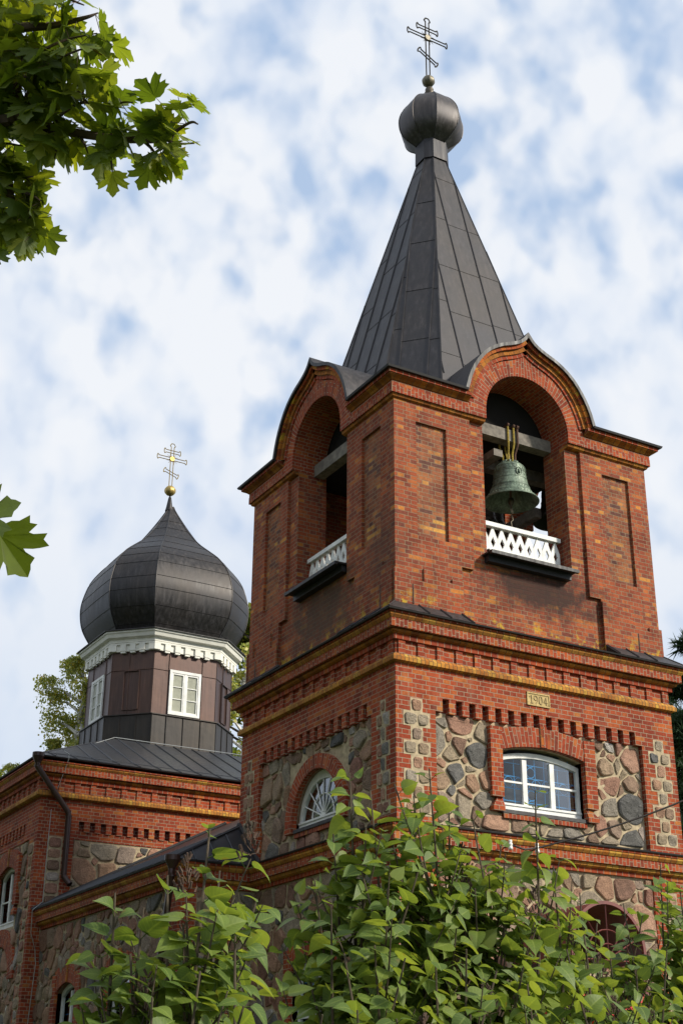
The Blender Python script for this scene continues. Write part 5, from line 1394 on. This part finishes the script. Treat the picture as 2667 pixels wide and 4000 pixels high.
# ---- maple tree with a branch reaching in from the left
def maple():
    rng = random.Random(21)
    tp = at(-900, 1500, 7.0); base = Vector((tp.x, tp.y, 0))
    o = thing('maple_tree', 'maple tree whose leafy branches reach in at the upper left', 'tree', tuple(base))
    wd = MB(); lv = MB(); sds = []
    jn = at(-900, 470, 7.2); trunk = curve([base, base.lerp(jn, .5)+Vector((.1, 0, 0)), jn, jn+Vector((0, 0, 3.))], 6)
    wd.tube(trunk, .20, M_BARK, 10, r1=.08)
    tw = [[(-900, 620, 7.), (-300, 440, 6.0), (0, 470, 5.6), (60, 455, 5.6), (200, 500, 5.5), (400, 535, 5.4), (560, 548, 5.3), (640, 540, 5.3), (740, 480, 5.2), (775, 485, 5.2)],
          [(60, 455, 5.6), (130, 330, 5.6), (200, 250, 5.5), (330, 190, 5.4), (400, 215, 5.4)], [(60, 450, 5.6), (90, 240, 5.7), (40, 60, 5.8), (120, -60, 5.8)],
          [(-900, 300, 7.), (-200, 150, 6.), (60, 110, 5.7), (200, 100, 5.6), (330, 70, 5.5), (385, 50, 5.5)], [(-900, 100, 7.), (-200, -60, 6.), (150, -40, 5.6), (330, 20, 5.5)],
          [(-900, 700, 7.), (-200, 560, 5.9), (0, 640, 5.7), (40, 760, 5.6), (60, 840, 5.6), (75, 910, 5.6), (70, 960, 5.6)], [(40, 740, 5.6), (120, 760, 5.5), (180, 800, 5.5)], [(45, 800, 5.6), (120, 850, 5.5), (150, 900, 5.5)],
          [(-300, 700, 6.), (-60, 800, 5.7), (0, 880, 5.6), (20, 950, 5.6)], [(0, 650, 5.7), (80, 690, 5.6), (130, 690, 5.5)],
          [(400, 535, 5.4), (430, 600, 5.35), (440, 670, 5.3)], [(560, 548, 5.3), (600, 590, 5.3), (620, 640, 5.3)], [(240, 510, 5.5), (225, 560, 5.5), (215, 620, 5.45)], [(300, 515, 5.5), (330, 560, 5.4), (345, 600, 5.4)],
          [(200, 500, 5.5), (250, 440, 5.4), (330, 400, 5.4), (420, 420, 5.4), (480, 400, 5.35), (520, 400, 5.3)], [(500, 545, 5.3), (600, 470, 5.3), (680, 420, 5.25), (720, 410, 5.2), (760, 410, 5.2)], [(90, 240, 5.6), (200, 180, 5.5), (280, 150, 5.5), (380, 130, 5.45)],
          [(-200, 330, 5.9), (0, 330, 5.7), (100, 300, 5.6), (250, 330, 5.5), (350, 330, 5.4), (400, 290, 5.4)], [(-200, 260, 5.9), (0, 200, 5.7), (120, 190, 5.6)], [(-200, 420, 5.9), (-50, 420, 5.7), (60, 400, 5.6), (180, 420, 5.5)], [(-100, 560, 5.8), (20, 560, 5.7), (90, 570, 5.6)],
          [(640, 540, 5.3), (690, 560, 5.25), (760, 560, 5.2)], [(-900, 900, 7.), (-300, 740, 6.), (-60, 720, 5.7), (40, 680, 5.6)]]
    for i, T in enumerate(tw):
        P = curve([at(*p_) for p_ in T], 7); wd.tube(P, .032 if len(T) > 8 or i in (3, 4, 5) else .008, M_BARK, 6, r1=.0025)
        L = 0.
        nxt = 0.
        for a, b in zip(P, P[1:]):
            seg = (b-a).length; dv = (b-a).normalized()
            while nxt < L+seg:
                p_ = a+dv*(nxt-L); u_ = (p_-CAM); 
                px_ = u_.dot(_R)/u_.dot(_F)*FPX+1333.5
                if px_ > -180 and not (i == 0 and px_ < 130):
                    for k_ in range(2 if px_ > 250 else 3):
                        of = rvec(rng); of = (of-dv*of.dot(dv)*.5).normalized(); pet = p_+of*rng.uniform(.03, .085)+Vector((0, 0, -.02))
                        wd.tube([p_, pet], .0016, M_BARK, 3, cap=False)
                        dl = (of*.7+dv*.5+Vector((0, 0, -rng.uniform(.1, .9)))+rvec(rng)*.3).normalized()
                        nn = (Vector((0, 0, 1))+(CAM-p_).normalized()*rng.uniform(-1.4, .6)+rvec(rng)*.35)
                        maple_leaf(lv, pet, dl, nn, rng.uniform(.078, .115), M_MAPLE, (rng.random(), rng.random(), 0), rng.uniform(0, .3), rng.uniform(0, .35))
                    if rng.random() < .03 and px_ > 0:
                        sd = MB(); sds.append(sd)
                        for s_ in range(9): c_ = p_+rvec(rng)*.022+Vector((0, 0, -.05)); sd.tube([c_, c_+rvec(rng)*.02+Vector((0, 0, -.015))], .006, M_SEED, 4, r1=.002)
                nxt += rng.uniform(.045, .085)
            L += seg
    # the low leaf that hangs close to the lens height at the left edge
    P = curve([at(-900, 1700, 7.), at(-500, 1850, 3.5), at(-160, 1960, 2.5), at(-60, 2010, 2.4)], 6); wd.tube(P, .01, M_BARK, 5, r1=.003)
    b_ = at(-10, 2075, 2.4); e_ = at(112, 2255, 2.4); maple_leaf(lv, b_, e_-b_, CAM-b_+Vector((-1.6, .3, 2.2)), .092, M_MAPLE, (.6, .2, 0), .3, .1)
    b_ = at(-100, 2040, 2.42); e_ = at(30, 1975, 2.4); maple_leaf(lv, b_, e_-b_, CAM-b_+Vector((.5, 0, 1.8)), .085, M_MAPLE, (.5, .2, 0), .1, .1)
    a = wd.build('branch', fixn=False); b = lv.build('foliage', fixn=False); kids = [a, b]
    kids += [q_.build('seed_cluster', fixn=False) for q_ in sds]
    for x in kids: x.data.transform(Matrix.Translation(-base)); x.parent = o
maple()
# ---- trees behind the church
def far_tree(name, label, top, dist, rad, hcrown, m, bark, kind, n, seed, leafs=.14, group='trees behind the church', tip=None):
    rng = random.Random(seed); tp = Vector(tip) if tip else at(*top, dist); base = Vector((tp.x, tp.y, 0)); o = thing(name, label, 'tree', tuple(base), group)
    wd = MB(); lv = MB(); H = tp.z
    wd.tube(curve([(base.x, base.y, 0), (base.x+.3, base.y, H*.5), (base.x, base.y, H)], 6), .28 if kind != 'birch' else .2, bark, 8, r1=.02)
    cl_ = []
    nb = 46 if kind != 'pine' else 60
    for i in range(nb):
        f = rng.random(); z = H-hcrown*f; rmax = rad*(math.sin(min(1, f*1.35+.12)*math.pi*.62)+.08) if kind != 'pine' else rad*(.12+.9*f**.8)
        an = rng.uniform(0, 6.28); rr_ = rmax*rng.uniform(.35, 1.); p_ = Vector((base.x+math.cos(an)*rr_, base.y+math.sin(an)*rr_, z))
        s0 = Vector((base.x, base.y, max(1, z-rr_*.5*(1 if kind != 'pine' else .1)))); wd.tube([s0, s0.lerp(p_, .6)+Vector((0, 0, .1)), p_], .06, bark, 5, r1=.012)
        cl_.append((p_, rng.uniform(.6, 1.25)*(rad*.30)))
    for _ in range(n):
        c_, r_ = rng.choice(cl_); v = rvec(rng)*r_*rng.random()**.4
        if kind == 'birch':
            v.x *= .7; v.y *= .7; k_ = rng.random(); v.z = -abs(v.z)*2.6*rng.random()+.3
        if kind == 'pine': v.z *= .45
        p_ = c_+v; s_ = leafs*rng.uniform(.6, 1.4); d1 = rvec(rng); 
        if kind == 'birch': d1 = (d1+Vector((0, 0, -1))).normalized()
        d2 = d1.cross(rvec(rng)).normalized()*(.55 if kind != 'pine' else .16); tt = (rng.random(), rng.random(), 0)
        if kind == 'pine':
            for kk in range(3):
                dq = (d1+rvec(rng)*.8).normalized(); e2_ = dq.cross(rvec(rng)).normalized()*.10
                lv.face([p_-e2_*s_, p_+e2_*s_, p_+dq*s_*1.2], m, [(0, 0)]*3, tt)
        else: lv.face([p_, p_+(d1*.5+d2*.6)*s_, p_+d1*s_, p_+(d1*.5-d2*.6)*s_], m, [(0, 0)]*4, tt)
    for mb_, nm in ((wd, 'trunk'), (lv, 'crown')):
        x = mb_.build(nm, fixn=False); x.data.transform(Matrix.Translation(-base)); x.parent = o
for k_, (bx_, by_, hh_) in enumerate(((-17.5, -3, 16), (-18, 6, 18), (-17.5, 15, 17), (-18, 26, 15))):  # added unseen trees, placed to hold sky light off the left walls
    far_tree('lime_tree', 'added lime tree out of view left of the church, shading its left walls', (0, 0), 0, 5.0, hh_-2, M_DECID, M_BARK, 'decid', 12000, 60+k_, .6, 'added shade trees left of the church', (bx_, by_, hh_))
far_tree('birch_tree', 'pale birch standing behind the left end of the nave', (330, 2560), 42, 2.0, 10, M_BIRCH, M_BBARK, 'birch', 34000, 31, .085)
far_tree('birch_tree', 'birch with hanging twigs in the gap between dome and tower', (960, 2560), 44, 1.5, 9, M_BIRCH, M_BBARK, 'birch', 7000, 32, .13)
far_tree('lime_tree', 'yellow-green tree behind the gap between dome and tower', (1000, 2330), 50, 3.6, 15, M_DECID, M_BARK, 'decid', 30000, 33, .20)
far_tree('lime_tree', 'small tree top showing above the eaves at the far left edge', (-10, 2985), 46, 2.0, 6, M_DECID, M_BARK, 'decid', 6000, 34, .16)
far_tree('pine_tree', 'dark pine rising behind the right side of the tower', (2700, 2480), 40, 2.4, 15, M_PINE, M_BARK, 'pine', 26000, 35, .26)
far_tree('pine_tree', 'second pine close behind the tower, showing lower at the right edge', (2600, 2720), 44, 2.6, 15, M_PINE, M_BARK, 'pine', 16000, 36, .26)
